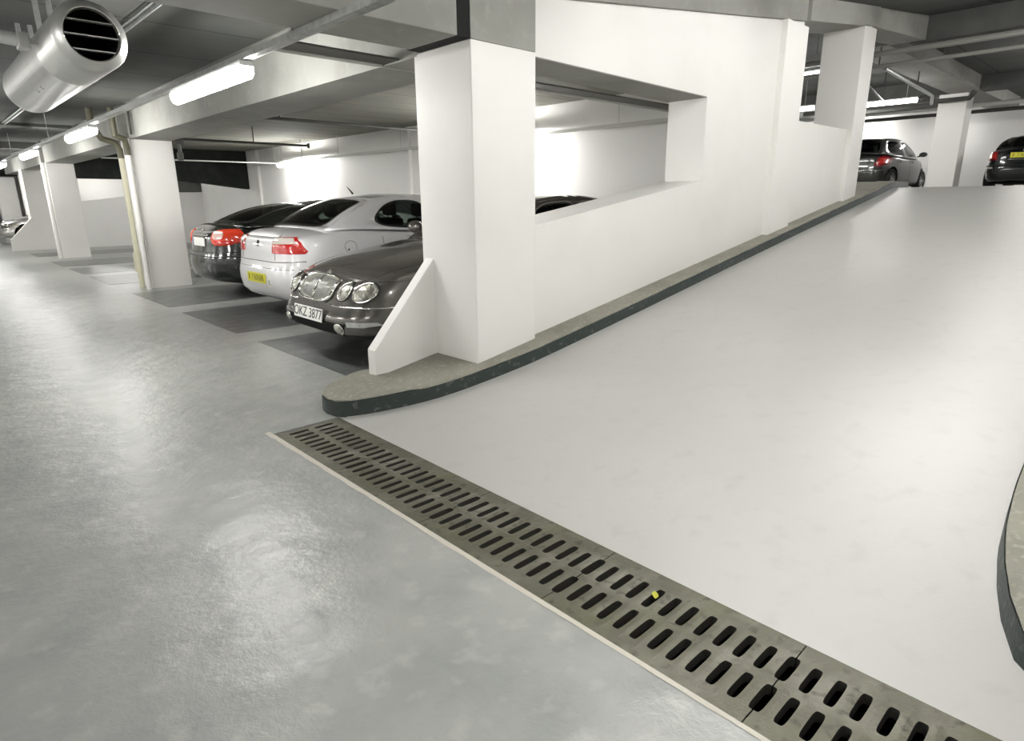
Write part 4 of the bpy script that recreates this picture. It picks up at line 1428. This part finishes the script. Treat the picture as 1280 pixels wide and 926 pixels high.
# ---- small dark hatchback on the upper level
hatchpaint = paint('charcoal_paint', (0.05, 0.053, 0.045), 0.4, 0.28)
hatch = Car(L=3.95, W=1.72, nf=3.6, nr=4.6, ztop=[(-1.98, 1.04), (-1.6, 1.04), (-1.2, 1.01), (0, .97), (0.8, .98), (1.3, .92), (1.98, .70)], zbot=zbot(3.95), shoulder=0.07,
            endfall=0, layers=LAY, paint=hatchpaint, wheels=(-1.22, 1.22), wr=0.31, yb=.90, yr=.68, ab=1.08, at=0.22, ct=-1.50, cb=-1.86,
            zroof=1.50, rcrown=.04, rtilt=0.0, cbow=0.03, abow=0.03, spokes=6, pillars=[0.56], sideglass=[(0.10, 0.54, 0.09, 0.88), (0.58, 0.93, 0.09, 0.88)],
            sideround=[3.6, 5.0], seat_f=-0.1, seat_r=-0.95)
c = hatch
c.build((20.0 + 1.98, 6.75, ZU), math.radians(-3), 'small charcoal hatchback with high red tail lamps at the top of the ramp')
for sg in (1, -1):
    c.panel('tail_lamp', 'rear', [(sg * .68, 1.02), (sg * .79, 1.0), (sg * .80, .76), (sg * .66, .66), (sg * .54, .70), (sg * .60, .88)], M['darkred'], off=.012)
    t = c.panel('lamp_lens', 'rear', [(sg * .66, .90), (sg * .76, .90), (sg * .74, .76), (sg * .60, .74)], M['red'], off=.02)
c.strip('bumper_seam', 'rear', [(-.75, .58), (0, .56), (.75, .58)], M['chrome'], r=.008)
for fc in ('left', 'right'):
    for xs in (-0.95, 0.0, .98): c.strip('door_seam', fc, [(xs, .93), (xs, .30)], M['seal'], r=.004)
    for xs in (-.80, .15): c.strip('door_handle', fc, [(xs, .82), (xs + .15, .82)], M['seal'], r=.014, off=.012)
for sg in (1, -1): c.panel('headlamp', 'front', ell(sg * .62, .60, .16, .08, 24, 3), M['lens'], off=.008)

# ---- black saloon on the upper level at the right edge
bpaint = paint('black_paint', (0.008, 0.011, 0.011), 0.1, 0.2)
sal = Car(L=4.40, W=1.74, nf=4.0, nr=4.6, ztop=[(-2.2, .98), (-1.8, 1.02), (-1.4, 1.03), (0, .97), (0.9, .96), (1.5, .88), (2.2, .70)], zbot=zbot(4.4), shoulder=0.07,
          endfall=0, layers=LAY, paint=bpaint, wheels=(-1.25, 1.4), wr=0.31, yb=.88, yr=.66, ab=1.0, at=0.22, ct=-0.95, cb=-1.62,
          zroof=1.41, rcrown=.04, rtilt=0, cbow=0.04, abow=0.03, spokes=7, pillars=[0.56], sideglass=[(0.16, 0.54, 0.09, 0.88), (0.58, 0.93, 0.09, 0.88)],
          sideround=[3.4, 5.0], seat_f=-0.05, seat_r=-0.95)
c = sal
c.build((20.3 + 2.2, 3.02, ZU), 0, 'black saloon with a yellow plate at the right edge of the upper level')
for sg in (1, -1):
    t = c.panel('tail_lamp', 'rear', [(sg * .56, .98), (sg * .78, .95), (sg * .87, .80), (sg * .87, .72), (sg * .52, .72)], M['darkred'], off=.010)
    c.panel('lamp_lens', 'rear', [(sg * .58, .90), (sg * .82, .88), (sg * .84, .76), (sg * .56, .77)], M['red'], off=.018, parent=t)
c.plate('rear', 0.0, .83, .54, .125, M['plate_y'], marks=True, ink='olive_ink')
c.strip('bumper_moulding', 'rear', [(-.82, .60), (0, .59), (.82, .60)], M['seal'], r=.02)
c.strip('boot_trim', 'rear', [(-.30, .73), (.30, .73)], M['chrome'], r=.012)
c.panel('badge', 'rear', ell(0, .945, .045, .04, 16), M['pinklens'], off=.008)
c.panel('reflector', 'rear', [(.60, .56), (.72, .56), (.72, .52), (.60, .52)], M['whitelens'], off=.01)
for sg in (1, -1): c.panel('headlamp', 'front', ell(sg * .62, .60, .16, .08, 24, 3), M['lens'], off=.008)

# ---- pale car just showing at the far left
pale = Car(L=4.3, W=1.74, nf=3.8, nr=4.2, ztop=[(-2.15, .95), (-1.7, 1.0), (-1.3, 1.0), (0, .96), (0.9, .95), (1.5, .87), (2.15, .68)], zbot=zbot(4.3), shoulder=0.07,
           endfall=0, layers=LAY, paint=paint('pale_silver_paint', (0.55, 0.54, 0.52), 0.4, 0.3), wheels=(-1.25, 1.35), wr=0.31, yb=.88, yr=.66, ab=1.0, at=0.22,
           ct=-0.95, cb=-1.62, zroof=1.41, rcrown=.04, rtilt=0, cbow=0.04, abow=0.03, spokes=6, pillars=[0.56],
           sideglass=[(0.16, 0.54, 0.09, 0.88), (0.58, 0.93, 0.09, 0.88)], sideround=[3.4, 5.0], seat_f=-0.05, seat_r=-0.95)
c = pale
c.build((2.2 + 2.15, 28.3, 0), PI, 'pale silver car just showing at the left edge, far down the aisle')
for sg in (1, -1): c.panel('headlamp', 'front', ell(sg * .62, .60, .16, .08, 24, 3), M['lens'], off=.008)
c.panel('grille', 'front', [(-.38, .66), (.38, .66), (.34, .56), (-.34, .56)], M['black'], off=.006)
